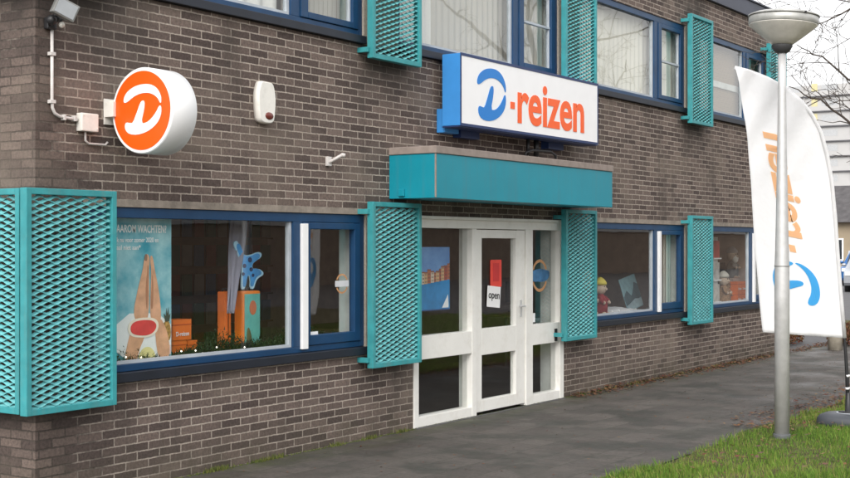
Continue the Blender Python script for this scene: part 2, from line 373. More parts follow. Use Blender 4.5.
# ------------------------------------------------------------------ the building
BX0, BX1, BD, TOP = 5.69, 20.36, 11.0, 5.2
B = empty('shop_building', (BX0, 0, 0), 'long two storey dark brick building with blue window frames and teal shutters', 'building')
LOW = [(6.15, 9.35), (13.5, 16.65), (17.15, 20.2)]
UP = [(6.15, 9.32), (9.85, 13.0), (13.5, 16.65), (17.15, 19.9)]
DOOR = (10.11, 13.12)
def wall_grid(x0, x1, z0, z1, openings, T, f):
    """wall face with reveals; f maps (u, depth, z) to world"""
    bm = bmesh.new()
    us = sorted({x0, x1} | {o[0] for o in openings} | {o[1] for o in openings})
    zs = sorted({z0, z1} | {o[2] for o in openings} | {o[3] for o in openings})
    solid = lambda u, z: x0 < u < x1 and z0 < z < z1 and not any(a < u < b and c < z < d for a, b, c, d in openings)
    q = lambda *p: bm.faces.new([bm.verts.new(f(*i)) for i in p])
    for a, b in zip(us, us[1:]):
        for c, d in zip(zs, zs[1:]):
            um, zm = (a + b) / 2, (c + d) / 2
            if not solid(um, zm): continue
            q((a, 0, c), (b, 0, c), (b, 0, d), (a, 0, d)); q((a, T, c), (a, T, d), (b, T, d), (b, T, c))
            if not solid(a - 1e-3, zm): q((a, 0, c), (a, 0, d), (a, T, d), (a, T, c))
            if not solid(b + 1e-3, zm): q((b, 0, c), (b, T, c), (b, T, d), (b, 0, d))
            if not solid(um, c - 1e-3): q((a, 0, c), (a, T, c), (b, T, c), (b, 0, c))
            if not solid(um, d + 1e-3): q((a, 0, d), (b, 0, d), (b, T, d), (a, T, d))
    bmesh.ops.remove_doubles(bm, verts=bm.verts, dist=1e-5)
    return bm
ops = [(a, b, .76, 2.01) for a, b in LOW] + [(a, b, 3.53, 4.73) for a, b in UP] + [(DOOR[0], DOOR[1], -.05, 2.005)]
# pebbled piers between the windows of a storey are openings of the brickwork too
PL = [(9.35, 9.60), (16.65, 17.15)]
PU = [(9.32, 9.85), (13.0, 13.5), (16.65, 17.15)]
ops += [(a, b, .76, 2.01) for a, b in PL] + [(a, b, 3.53, 4.73) for a, b in PU]
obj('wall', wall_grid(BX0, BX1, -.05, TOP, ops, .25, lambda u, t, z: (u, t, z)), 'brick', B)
sideops = [(.6, 3.7, .76, 2.01), (.6, 3.7, 3.53, 4.73)]
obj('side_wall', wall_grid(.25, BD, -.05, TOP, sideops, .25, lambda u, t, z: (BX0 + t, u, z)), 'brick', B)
bm = bmesh.new()
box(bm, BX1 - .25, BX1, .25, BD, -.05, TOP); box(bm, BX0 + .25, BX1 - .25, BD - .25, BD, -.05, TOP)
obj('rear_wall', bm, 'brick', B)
for P_, c, d in ((PL, .762, 2.008), (PU, 3.532, 4.728)):
    for a, b in P_: bm = bmesh.new(); box(bm, a + .002, b - .002, -.008, .2, c, d); obj('stone_pier', bm, 'pier', B)
for a, b in ((6.1, 9.6), (13.45, 20.3)): bm = bmesh.new(); box(bm, a, b, -.004, .02, 2.012, 2.066); obj('lintel_course', bm, 'course', B)
bm = bmesh.new(); box(bm, BX0 + .25, BX1 - .25, .25, BD - .25, TOP - .2, TOP - .02); obj('roof', bm, 'roof', B)
bm = bmesh.new()
box(bm, BX0 - .05, BX1 + .05, -.05, .10, TOP + .002, TOP + .235, .006)
box(bm, BX0 - .05, BX0 + .10, .102, BD, TOP + .002, TOP + .235)
box(bm, BX1 - .10, BX1 + .05, .102, BD, TOP + .002, TOP + .235)
box(bm, BX0 - .07, BX1 + .07, -.07, .12, TOP + .237, TOP + .262, .004)
obj('roof_fascia', bm, 'fascia', B)
# inside
bm = bmesh.new()
box(bm, BX0 + .26, BX1 - .26, 5.2, 5.3, .03, 2.75)
box(bm, BX0 + .26, BX1 - .26, .26, 5.2, 2.75, 2.95)
obj('interior_wall', bm, 'inner', B)
bm = bmesh.new(); box(bm, BX0 + .26, BX1 - .26, .12, 5.2, -.04, .02); obj('interior_floor', bm, 'innerfloor', B)
bm = bmesh.new(); box(bm, BX0 + .26, BX1 - .26, 2.5, 2.6, 2.96, 4.98); obj('upper_interior_wall', bm, 'inner', B)
for v_ in [(b - .045, b - .004, .088, .26, .85, 2.0) for a, b in LOW] + [(b - .045, b - .004, .088, .26, 3.62, 4.70) for a, b in UP] + [(13.06, 13.114, .112, .26, .025, 2.0), (11.17, 11.215, .112, .16, .025, 1.98)]:
    bm = bmesh.new(); box(bm, *v_); obj('inner_reveal', bm, 'reveal', B)
bm = bmesh.new(); box(bm, 20.0, 20.098, .27, 5.19, .03, 2.74); obj('partition_wall', bm, 'inner', B)
for a, b in LOW: bm = bmesh.new(); box(bm, a + .01, min(b - .006, 19.99), .262, .80, .80, .845); obj('display_shelf', bm, 'reveal', B)

def window(x0, x1, zb, zt, upper=False, label=None):
    """blue frame (one mesh) with pane, sill, beads, strip as sub-parts"""
    z0 = zb + .075
    bm = bmesh.new(); y0, y1 = .012, .085
    gr, sl, pr = x1 - 1.0, x1 - .77, x1 - .16
    W = .06
    box(bm, x0, x0 + W, y0, y1, z0, zt, .004); box(bm, x1 - W, x1, y0, y1, z0, zt, .004)
    box(bm, x0 + W, x1 - W, y0, y1, zt - .075, zt, .004); box(bm, x0 + W, x1 - W, y0, y1, z0, z0 + .05, .004)
    box(bm, gr + .012, gr + .13, y0, y1, z0 + .05, zt - .075, .004)
    # casement sash
    a, b, c, d = gr + .134, x1 - W - .004, z0 + .054, zt - .079
    s = .055
    ys0, ys1 = y0 - .012, y1 - .02
    box(bm, a, sl, ys0, ys1, c, d, .006); box(bm, pr + .01, b, ys0, ys1, c, d, .006)
    box(bm, sl, pr + .01, ys0, ys1, d - s, d, .006); box(bm, sl, pr + .01, ys0, ys1, c, c + s + (0 if upper else .03), .006)
    w = obj('window', bm, 'blue', B)
    if label: w['label'] = label
    bm = bmesh.new()
    box(bm, gr - .022, gr + .010, .03, .07, z0 + .052, zt - .077); box(bm, x0 + W + .002, gr - .024, .03, .07, z0 + .052, z0 + .075)
    if upper:
        zm = (z0 + zt) / 2
        box(bm, sl + .002, pr + .008, .02, .06, zm - .012, zm + .012)
        box(bm, pr - .012, pr + .008, .026, .06, c + s + .002, zm - .014); box(bm, pr - .012, pr + .008, .026, .06, zm + .014, d - s - .002)
    obj('glazing_bead', bm, 'bead', w)
    for (g0, g1, h0, h1, yy) in ((x0 + W + .001, gr - .023, z0 + .076, zt - .076, .05), (sl + .001, pr + (-.013 if upper else .009), c + s + (.001 if upper else .031), d - s - .001, .04)):
        bm = bmesh.new(); box(bm, g0, g1, yy, yy + .006, h0, h1); obj('pane', bm, 'glass', w)
    bm = bmesh.new(); box(bm, x0 + .002, x1 - .002, -.045, .10, zb + .004, z0 - .003, .004); obj('sill', bm, 'navy', w)
    if not upper:
        bm = bmesh.new(); box(bm, x1 - .90, x1 - .828, -.022, .010, z0 + .03, zt - .09, .003); obj('white_strip', bm, 'strip', w)
    return w
window(*LOW[0], .76, 2.01); window(*LOW[1], .76, 2.01); window(*LOW[2], .76, 2.01)
for u in UP: window(*u, 3.53, 4.73, True)
# glazing on the end wall
for zb, zt in ((.76, 2.01), (3.53, 4.73)):
    bm = bmesh.new(); X = BX0
    for a, b, c, d in ((.602, .662, zb, zt), (3.638, 3.698, zb, zt), (2.6, 2.7, zb + .062, zt - .062), (.664, 3.636, zb, zb + .06), (.664, 3.636, zt - .06, zt)):
        box(bm, X + .02, X + .09, a, b, c, d)
    w = obj('window', bm, 'blue', B)
    for ya, yb in ((.664, 2.598), (2.702, 3.636)): bm = bmesh.new(); box(bm, X + .045, X + .051, ya, yb, zb + .062, zt - .062); obj('pane', bm, 'glass', w)

# shutters: welded frame with expanded metal, one mesh pair copied
SW, SH = .77, 1.48
def make_shutter():
    bm = bmesh.new(); s, d = .042, .065
    box(bm, 0, s, -d, 0, 0, SH, .004); box(bm, SW - s, SW, -d, 0, 0, SH, .004)
    box(bm, s, SW - s, -d, 0, 0, s, .004); box(bm, s, SW - s, -d, 0, SH - s, SH, .004)
    fr = obj('shutter', bm, 'teal')
    for z in (.05, SH - .11):
        bm = bmesh.new(); box(bm, -.038, -.002, -.03, .083, z, z + .045, .003); hh = obj('hinge', bm, 'teal'); hh.parent = fr
    bm = bmesh.new(); x0, x1 = s + .002, SW - s - .002; z0, z1 = s, SH - s
    L, sp = .128, .0222; a = sp / 2; wd = .0275; tilt = R(50); n = int((x1 - x0) / L * 8); rows = int((z1 - z0) / sp)
    hy, hz = wd / 2 * math.sin(tilt), wd / 2 * math.cos(tilt); th = .0028
    ty, tz = -th * math.cos(tilt), th * math.sin(tilt)
    for r in range(rows + 1):
        prev = None; zc = z0 + r * sp
        for i in range(n + 1):
            x = x0 + (x1 - x0) * i / n
            z = zc + a * math.cos(2 * math.pi * x / L + math.pi * r)
            z = min(max(z, z0 + .004), z1 - .004)
            y = -.036
            q = [(y - hy, z - hz), (y + hy, z + hz), (y + hy + ty, z + hz + tz), (y - hy + ty, z - hz + tz)]
            ring = [bm.verts.new((x, p[0], p[1])) for p in q]
            if prev:
                for k in range(4): bm.faces.new((prev[k], prev[(k + 1) % 4], ring[(k + 1) % 4], ring[k]))
            prev = ring
    g = obj('grille', bm, 'grille', None); g.parent = fr
    return fr
sh = make_shutter()
first = True
spots = [(5.50, .632, 0), (9.27, .645, 0), (12.92, .66, 0), (16.54, .66, 0), (5.50, 3.47, 0), (9.27, 3.40, 0), (12.92, 3.40, 0), (16.54, 3.39, 0), (19.67, 3.39, 0)]
proto = sh
for x, z, r in spots[::-1]:
    s = sh if first else copy_tree(sh)
    first = False
    s.parent = B; s.location = Vector((x, -.083, z)) - B.location
    s['group'] = 'teal expanded metal shutters'
    if x < 6:
        for ch in list(s.children):
            if ch.name.startswith('hinge'): bpy.data.objects.remove(ch)
for z, y in ((.632, .745), (3.47, .745)):
    s = copy_tree(sh); s.parent = B; s.rotation_euler = (0, 0, R(-90)); s.location = Vector((BX0 - .088, y, z)) - B.location; s['group'] = 'teal expanded metal shutters'
    for ch in list(s.children):
        if ch.name.startswith('hinge'): bpy.data.objects.remove(ch)

# entrance: white frame, glazed leaf
bm = bmesh.new(); y0, y1 = -.012, .11
def fb(a, b, c, d, o=0): box(bm, a, b, y0 + o, y1, c, d, .004)
fb(10.112, 10.19, .004, 2.002); fb(13.03, 13.118, .004, 2.002); fb(10.19, 13.03, 1.905, 2.002)
fb(11.15, 11.235, .004, 1.905); fb(12.255, 12.40, .004, 1.905)
for a, b in ((10.19, 11.15), (12.40, 13.03)):
    fb(a, b, .645, .868, .004); fb(a, b, .004, .10, .004)
box(bm, 10.10, 13.13, -.035, -.014, 1.99, 2.02, .003)
dp = obj('entrance_frame', bm, 'white', B)
for a, b in ((10.191, 11.149), (12.401, 13.029)):
    for c, d in ((.101, .644), (.869, 1.904)):
        bm = bmesh.new(); box(bm, a, b, .05, .056, c, d); obj('pane', bm, 'glass', dp)
bm = bmesh.new(); box(bm, 12.895, 12.955, y0 - .006, y0 + .002, .66, .80, .002); obj('letter_slot', bm, 'black', dp)
bm = bmesh.new()
a, b, c, d = 11.245, 12.245, .03, 1.897; o0, o1 = .004, .075
box(bm, a, 11.36, o0, o1, c, d, .005); box(bm, 12.06, b, o0, o1, c, d, .005)
box(bm, 11.36, 12.06, o0, o1, 1.81, d, .005); box(bm, 11.36, 12.06, o0, o1, .61, .88, .005); box(bm, 11.36, 12.06, o0, o1, c, .15, .005)
dl = obj('door', bm, 'white', B)
for c, d in ((.151, .609), (.881, 1.809)): bm = bmesh.new(); box(bm, 11.361, 12.059, .04, .046, c, d); obj('pane', bm, 'glass', dl)
bm = bmesh.new()
box(bm, 12.135, 12.17, -.008, .003, .97, 1.15, .003); tube(bm, [(12.152, -.005, 1.085), (12.152, -.055, 1.085)], .009); tube(bm, [(12.165, -.052, 1.085), (12.04, -.052, 1.085)], .009)
obj('handle', bm, 'galv', dl)
bm = bmesh.new(); box(bm, 10.12, 13.11, -.05, -.014, -.01, .006, .002); obj('threshold', bm, 'asphalt', B)

# canopy over the entrance
bm = bmesh.new(); CX0, CX1, CY = 9.72, 13.33, -.515
box(bm, CX0, CX1, CY, -.002, 2.165, 2.565, .003)
cn = obj('canopy', bm, 'canopy', B)
bm = bmesh.new(); box(bm, CX0 - .012, CX1 + .012, CY - .012, -.004, 2.567, 2.635, .006); obj('roof_edge', bm, 'flashing', cn)
bm = bmesh.new(); box(bm, CX0 - .002, CX0 + .01, CY - .003, CY + .01, 2.17, 2.565)
obj('corner_trim', bm, 'flashing', cn)
bm = bmesh.new(); box(bm, CX0 - .025, CX0 - .001, -.18, -.12, 2.185, 2.25, .006); obj('spout', bm, 'canopy', cn)

# ------------------------------------------------------------------ things fixed to the wall
# light box sign
SX0, SX1, SZ0, SZ1, SY = 10.46, 13.38, 2.885, 3.575, -.31
S = empty('shop_sign', (SX0, -.1, SZ0), 'long white light box sign with blue case above the teal canopy', 'sign')
bm = bmesh.new(); box(bm, SX0, SX1, SY + .006, -.10, SZ0, SZ1, .004); obj('case', bm, 'signblue', S)
bm = bmesh.new()
e = .022
box(bm, SX0 - .003, SX1 + .003, SY - .004, SY + .003, SZ0 - .004, SZ0 + e); box(bm, SX0 - .003, SX1 + .003, SY - .004, SY + .003, SZ1 - e, SZ1 + .004)
box(bm, SX0 - .003, SX0 + .012, SY - .004, SY + .003, SZ0 + e, SZ1 - e); box(bm, SX1 - .012, SX1 + .003, SY - .004, SY + .003, SZ0 + e, SZ1 - e)
box(bm, SX0 - .004, SX1 + .004, SY + .01, -.10, SZ0 - .014, SZ0 - .003)
obj('edge_trim', bm, 'darkblue', S)
bm = bmesh.new(); box(bm, SX0 + .014, SX1 - .014, SY, SY + .004, SZ0 + e + .001, SZ1 - e - .001); obj('face', bm, 'signwhite', S)
for P_ in (CRES, BOWL): bm = bmesh.new(); logo(bm, 11.02, 3.215, .41, .415, SY - .004, SY - .0005, None, (P_,)); obj('emblem', bm, 'logoblue', S)
bm = text_bm('reizen', 1, .6, .022, .004, 0); fit(bm, 11.545, 13.03, 2.985, 3.425, SY - .003); obj('lettering', bm, 'logoorange', S)
bm = bmesh.new(); box(bm, 11.40, 11.485, SY - .005, SY - .0005, 3.125, 3.195, .001); obj('hyphen', bm, 'logoorange', S)
bm = bmesh.new()
for x in (10.8, 12.6): bm = bmesh.new(); box(bm, x, x + .35, -.098, -.003, 2.80, 3.1, .003); obj('wall_bracket', bm, 'darkblue', S)
bm = bmesh.new(); box(bm, SX0 + .05, SX0 + .3, -.098, -.003, 2.83, 3.06, .004); obj('transformer_box', bm, 'signblue', S)
bm = bmesh.new(); tube(bm, [(12.0, -.14, 2.64), (12.0, -.15, 2.72), (12.1, -.17, 2.75), (12.45, -.2, 2.755), (12.55, -.21, 2.72), (12.56, -.21, 2.637)], .014)
tube(bm, [(12.1, -.12, 2.70), (12.1, -.12, 2.88)], .02); tube(bm, [(12.28, -.12, 2.70), (12.28, -.12, 2.88)], .03)
mesh_thing('cable_loop', bm, 'black', (12.28, -.15, 2.64), 'short black cable looping from under the light box sign onto the canopy top', 'cable')

# round projecting sign
DX, DY, DZ, DR, DT = 6.31, -.352, 2.665, .297, .235
D = empty('round_sign', (DX, -.02, DZ), 'round orange and white drum sign sticking out from the wall', 'sign')
def disc(bm, x0, x1, r, seg=72, bev=0):
    prof = [(x0 + bev, r - bev) if 0 else (x0, r - bev)] + ([(x0 + bev, r), (x1 - bev, r)] if bev else []) + [(x1, r - bev)]
    rings = [[bm.verts.new((x, DY + rr * math.cos(2 * math.pi * k / seg), DZ + rr * math.sin(2 * math.pi * k / seg))) for k in range(seg)] for x, rr in prof]
    for r0, r1 in zip(rings, rings[1:]):
        for k in range(seg):
            f = bm.faces.new((r0[k], r0[(k + 1) % seg], r1[(k + 1) % seg], r1[k])); f.smooth = len(prof) > 2 and r0 is rings[1] or len(prof) == 2
    bm.faces.new(rings[0][::-1]); bm.faces.new(rings[-1])
bm = bmesh.new(); disc(bm, DX, DX + DT, DR, bev=.006); obj('drum', bm, 'signwhite', D)
bm = bmesh.new(); disc(bm, DX - .0035, DX - .0005, DR * .915); disc(bm, DX + DT + .0005, DX + DT + .0035, DR * .915); obj('face', bm, 'discorange', D)
bm = bmesh.new(); r = DR * .915
# seen from -X the wall side (+Y) is on the left
bm.free()
for P_ in (CRES, BOWL):
    bm = bmesh.new(); logo(bm, 0, 0, r, r, 0, .003, lambda x, y, z: (DX - .0072 + y, DY - x, DZ + z), (P_,)); obj('emblem', bm, 'signwhite', D)
    bm = bmesh.new(); logo(bm, 0, 0, r, r, 0, .003, lambda x, y, z: (DX + DT + .0042 + y, DY + x, DZ + z), (P_,)); obj('emblem', bm, 'signwhite', D)
bm = bmesh.new(); box(bm, DX + .02, DX + .14, -.056, -.012, DZ - .03, DZ + .09); box(bm, DX - .03, DX + .18, -.012, -.001, DZ - .08, DZ + .10, .002); box(bm, DX-.03, DX-.005, -.10, -.012, DZ-.03, DZ+.075, .002)
obj('bracket', bm, 'plasticwhite', D)

bm = bmesh.new(); box(bm, 6.035, 6.185, -.06, -.002, 2.52, 2.645, .008)
tube(bm, [(6.05, -.062, 2.63), (6.05, -.066, 2.63)], .006); tube(bm, [(6.17, -.062, 2.54), (6.17, -.066, 2.54)], .006)
mesh_thing('junction_box', bm, 'plasticwhite', (6.11, 0, 2.58), 'small white square junction box beside the round sign', 'junction box')
bm = bmesh.new()
pts = [(5.81, -.022, 3.18), (5.81, -.022, 2.72), (5.814, -.022, 2.66), (5.833, -.022, 2.625), (5.875, -.022, 2.606), (5.95, -.022, 2.60), (6.034, -.022, 2.595)]
tube(bm, pts, .011, 10)
for z in (3.02, 2.70): box(bm, 5.788, 5.832, -.038, -.002, z - .012, z + .012, .003)
for x in (5.91, 6.0): box(bm, x - .01, x + .01, -.038, -.002, 2.583, 2.622, .003)
mesh_thing('conduit_pipe', bm, 'pipe', (5.832, 0, 2.6), 'thin pale conduit pipe bending down from the floodlight to the junction box', 'pipe')
bm = bmesh.new(); tube(bm, [(6.1, -.02, 2.519), (6.1, -.02, 2.46), (6.13, -.02, 2.44), (6.28, -.02, 2.44), (6.3, -.02, 2.46)], .008); 
mesh_thing('cable', bm, 'pipe', (6.1, 0, 2.48), 'short grey cable hanging below the junction box by the round sign', 'cable')

# alarm siren
A = empty('alarm_siren', (7.95, 0, 2.72), 'white rounded alarm box with a dark red lens high on the brick wall', 'alarm')
bm = bmesh.new(); cx, cz, w, h = 7.955, 2.885, .108, .168
ol = [(-.72, 1), (-.5, 1.02), (.5, 1.0), (.72, .97), (1, .5), (1.02, 0), (.92, -.6), (.74, -1), (-.74, -1), (-.92, -.6), (-1.02, 0), (-1, .5)]
P0 = smooth_poly([(cx + x * w, cz + z * h) for x, z in ol], 2)
P1 = [(cx + (x - cx) * .88, cz + (z - cz) * .94) for x, z in P0]
a_ = [bm.verts.new((x, -.003, z)) for x, z in P0]; b_ = [bm.verts.new((x, -.045, z)) for x, z in P0]; c_ = [bm.verts.new((x, -.062, z)) for x, z in P1]
for r0, r1 in ((a_, b_), (b_, c_)):
    for i in range(len(r0)):
        f = bm.faces.new((r0[i], r0[(i + 1) % len(r0)], r1[(i + 1) % len(r0)], r1[i])); f.smooth = True
bm.faces.new(c_); bm.faces.new(a_[::-1]); obj('cover', bm, 'plasticwhite', A)
bm = bmesh.new(); blob(bm, (7.975, -.060, 2.78), .05, (1, .35, .62), 3); obj('lens', bm, 'lens', A)

# floodlight with movement sensor
Fl = empty('floodlight', (5.84, 0, 3.16), 'grey outdoor floodlight with a black movement sensor at the wall corner', 'floodlight')
bm = bmesh.new(); box(bm, -.115, .115, -.055, .03, -.085, .085, .012)
for k in range(6): box(bm, -.09 + k * .034, -.078 + k * .034, .031, .055, -.07, .07)
mtx = Matrix.Translation((5.79, -.17, 3.30)) @ Matrix.Scale(.70, 4) @ Matrix.Rotation(R(20), 4, 'Y') @ Matrix.Rotation(R(12), 4, 'X') @ Matrix.Rotation(R(-18), 4, 'Z')
bmesh.ops.transform(bm, matrix=mtx, verts=bm.verts); obj('lamp_housing', bm, 'greymetal', Fl)
bm = bmesh.new(); box(bm, -.097, .097, -.060, -.0555, -.068, .068, .002); bmesh.ops.transform(bm, matrix=mtx, verts=bm.verts); obj('lamp_glass', bm, 'lampglass', Fl)
bm = bmesh.new(); box(bm, 5.755, 5.83, -.05, -.002, 3.18, 3.26, .01); tube(bm, [(5.79, -.04, 3.22), (5.80, -.11, 3.31)], .015); blob(bm, (5.765, -.075, 3.235), .036, (1, 1, 1), 2); tube(bm, [(5.77, -.08, 3.24), (5.83, -.09, 3.25)], .02)
obj('sensor', bm, 'black', Fl)
bm = bmesh.new(); blob(bm, (5.83, -.095, 3.21), .021); obj('sensor_lens', bm, 'plasticwhite', Fl)

# small wall bracket
bm = bmesh.new(); box(bm, 8.775, 8.83, -.03, -.002, 2.42, 2.50, .004); tube(bm, [(8.80, -.025, 2.45), (8.87, -.12, 2.52)], .014); tube(bm, [(8.86, -.11, 2.515), (8.885, -.13, 2.51)], .018)
mesh_thing('wall_bracket', bm, 'pipe', (8.8, 0, 2.46), 'small grey metal bracket on the brick between alarm box and canopy', 'bracket')

# ------------------------------------------------------------------ curtains and blinds upstairs
def curtain(name, x0, x1, z0, z1, y, m, label, cat, pitch=.12, amp=.02, thick=.003):
    bm = bmesh.new(); n = int((x1 - x0) / pitch * 8); ph = random.random() * 6
    def yy(i):
        x = x0 + (x1 - x0) * i / n
        return x, y + amp * math.sin(2 * math.pi * x / pitch + .8 * math.sin(3.1 * x + ph) + ph) * (1 + .4 * math.sin(5 * x))
    for i in range(n):
        (xa, ya), (xb, yb) = yy(i), yy(i + 1)
        vs = [bm.verts.new(p) for p in ((xa, ya, z0), (xb, yb, z0), (xb, yb, z1), (xa, ya, z1), (xa, ya + thick, z0), (xb, yb + thick, z0), (xb, yb + thick, z1), (xa, ya + thick, z1))]
        for q in ((0, 1, 2, 3), (5, 4, 7, 6)): 
            f = bm.faces.new([vs[k] for k in q]); f.smooth = True
    bmesh.ops.remove_doubles(bm, verts=bm.verts, dist=1e-5)
    return mesh_thing(name, bm, m, ((x0 + x1) / 2, y, z0), label, cat)
def vblind(name, x0, x1, z0, z1, y, m, label, cat, w=.09):
    bm = bmesh.new(); x = x0
    while x < x1 - w:
        a = R(random.uniform(4, 13)); c, s = math.cos(a) * w * .5, math.sin(a) * w * .5; xc = x + w / 2
        q = [(xc - c, y - s), (xc + c, y + s), (xc + c, y + s + .002), (xc - c, y - s + .002)]
        lo = [bm.verts.new((p[0], p[1], z0)) for p in q]; hi = [bm.verts.new((p[0], p[1], z1)) for p in q]
        for k in range(4): bm.faces.new((lo[k], lo[(k + 1) % 4], hi[(k + 1) % 4], hi[k]))
        x += w * .9
    return mesh_thing(name, bm, m, ((x0 + x1) / 2, y, z0), label, cat)
curtain('curtain', 6.25, 8.3, 3.62, 4.7, .15, 'curtain', 'bright white curtain behind the large pane at the top left', 'curtain', .2, .02)
vblind('vertical_blind', 8.38, 9.26, 3.62, 4.7, .16, 'blind', 'grey slatted blind behind the top left casement', 'blind', .07)
curtain('curtain', 9.95, 10.62, 3.62, 4.7, .16, 'curtain', 'white curtain gathered beside the grey blind above the light box sign', 'curtain', .16, .03)
curtain('curtain', 10.62, 12.94, 3.62, 4.7, .17, 'blind', 'grey beige pleated curtain in the upper window above the light box sign', 'curtain', .11, .009)
curtain('curtain', 13.55, 16.6, 3.62, 4.7, .16, 'cream', 'cream pleated curtain in the upper window right of the light box sign', 'curtain', .13, .009)
bm = bmesh.new()
for k in range(38): box(bm, 17.2, 19.85, .14, .148, 3.66 + k * .0275, 3.66 + k * .0275 + .024)
vblind('vertical_blind', 16.0, 16.6, .85, 1.95, .16, 'cream', 'cream vertical blind behind the casement of the middle shop window', 'blind', .1)
bl = mesh_thing('roller_blind', bm, 'tanblind', (18.5, .2, 3.66), 'tan slatted blind in the upper window farthest right', 'blind')
bm = bmesh.new(); box(bm, 17.2, 19.85, .118, .136, 4.05, 4.14); obj('pull_bar', bm, 'reveal', bl)

# ------------------------------------------------------------------ window display, left
def mk(c, v=.05, r=.6): return plain('flat colour', c, r, 0, v, 8)
PX0, PX1, PZ0, PZ1, PY = 6.24, 7.075, .865, 1.935, .135
bm = bmesh.new(); box(bm, PX0, PX1, PY, PY + .006, PZ0, PZ1)
m_, nt_, b_ = new_mat('pool water print')
n_ = noise(nt_, wpos(nt_), 5, 6, .6); nt_.links.new(ramp(nt_, n_, (.03, .34, .46), (.42, .70, .74), .3, .7), b_.inputs['Base Color']); b_.inputs['Roughness'].default_value = .35
P = mesh_thing('poster', bm, m_, ((PX0 + PX1) / 2, PY, PZ0), 'tall turquoise holiday poster of raised legs and a watermelon in the left window', 'poster')
printwhite = mk((.97, .97, .97), .01)
skin = plain('printed skin', (.74, .41, .25), .4, 0, .22, 9); skin2 = mk((.48, .22, .12))
def shape(bm, pts, y, t=.0015, sm=2): prism(bm, smooth_poly(pts, sm), y - t, y)
def q(u, v): return (6.508 + (u - 116) / 58 * .581, None)
# outlines are in poster metres: x offset from PX0, z offset from PZ0
def pp(l): return [(PX0 + a, PZ0 + b) for a, b in l]
def part(name, pts, m, y, sm=2):
    bm = bmesh.new()
    for l in pts: shape(bm, pp(l), y, .0015, sm)
    return obj(name, bm, m, P)
part('towel', [[(.27, .02), (.83, .02), (.83, .36), (.27, .38)]], mk((.84, .88, .88)), PY - .001, 1)
part('legs', [[(.50, .30), (.44, .36), (.49, .55), (.54, .69), (.555, .78), (.575, .81), (.60, .80), (.61, .75), (.60, .68), (.605, .55), (.60, .36), (.57, .30)],
              [(.64, .30), (.61, .36), (.62, .55), (.625, .69), (.612, .77), (.62, .80), (.64, .79), (.66, .69), (.70, .55), (.725, .38), (.72, .30)],
              ], skin, PY - .003)
part('leg_shade', [[(.575, .40), (.565, .55), (.583, .68), (.59, .74), (.597, .68), (.592, .55), (.585, .40)], [(.62, .40), (.628, .55), (.632, .66), (.64, .64), (.645, .55), (.64, .40)]], skin2, PY - .0048)
part('arms', [[(.35, .02), (.40, .20), (.46, .33), (.58, .30), (.56, .20), (.50, .10), (.48, .02)], [(.66, .30), (.72, .34), (.80, .20), (.82, .02), (.70, .02), (.67, .15)]], skin, PY - .005)
part('watermelon_rind', [[(.42, .205), (.385, .25), (.40, .31), (.46, .335), (.57, .34), (.66, .33), (.70, .29), (.685, .23), (.62, .195), (.53, .19)]], mk((.90, .82, .68)), PY - .0075)
part('watermelon', [[(.44, .22), (.41, .25), (.42, .295), (.47, .318), (.57, .322), (.64, .312), (.675, .28), (.66, .24), (.61, .21), (.53, .205)]], mk((.74, .06, .06), .2), PY - .0095)
part('sandals', [[(.55, .765), (.562, .81), (.585, .805), (.58, .75)]], mk((.30, .17, .11)), PY - .005)
part('tray', [[(.48, .02), (.68, .02), (.63, .12), (.53, .12)]], mk((.85, .78, .35)), PY - .007)
for s, x0, x1, z in (('WAAROM WACHTEN?', .225, .78, .965), ('Boek nu voor zomer 2020 en', .225, .70, .895), ('betaal niet aan*', .225, .52, .84)):
    bm = text_bm(s, 1, .8, .012 if z > .95 else .004, .002)
    fit(bm, PX0 + x0, PX0 + x1, PZ0 + z, PZ0 + z + (.058 if z > .95 else .036), PY - .0025)
    obj('lettering', bm, printwhite, P)
part('pineapple_body', [[(.745, .16), (.735, .22), (.75, .29), (.785, .31), (.815, .29), (.83, .22), (.82, .16), (.785, .145)]], plain('printed pineapple', (.42, .25, .07), .4, 0, .7, 45), PY - .003)
part('pineapple_crown', [[(.765, .30), (.752, .36), (.775, .34), (.778, .40), (.79, .355), (.80, .405), (.805, .34), (.822, .36), (.808, .30)]], mk((.05, .07, .05)), PY - .0045, 0)
part('small_print', [[(.745, .05), (.825, .05), (.825, .12), (.745, .12)]], mk((.80, .60, .58)), PY - .003, 0)
# orange gift boxes, suitcases, aeroplane standee
orange = plain('orange card', (.80, .17, .02), .55, 0, .1, 9)
def giftbox(x, y, z, w, d, h, label, tape=True, cat='box', grp=None):
    bm = bmesh.new(); box(bm, x, x + w, y, y + d, z, z + h, .003)
    g = mesh_thing('gift_box', bm, orange, (x + w / 2, y + d / 2, z), label, cat, grp)
    bm = bmesh.new(); box(bm, x - .0015, x + w + .0015, y - .0015, y + d + .0015, z + h * .72, z + h * .78); obj('lid_edge', bm, mk((.5, .08, .01)), g)
    bm = text_bm('D-reizen', 1, .7, .01, .002); fit(bm, x + w * .15, x + w * .85, z + h * .2, z + h * .42, y - .0025); obj('lettering', bm, 'strip', g)
    return g
SH0 = .846
giftbox(7.26, .30, SH0, .15, .14, .15, 'lower left orange gift box stacked beside the poster')
giftbox(7.42, .30, SH0, .11, .12, .14, 'small orange gift box on the shelf right of the gift box stack')
giftbox(7.25, .29, SH0 + .151, .20, .15, .16, 'wide orange gift box on top of the stack beside the poster')
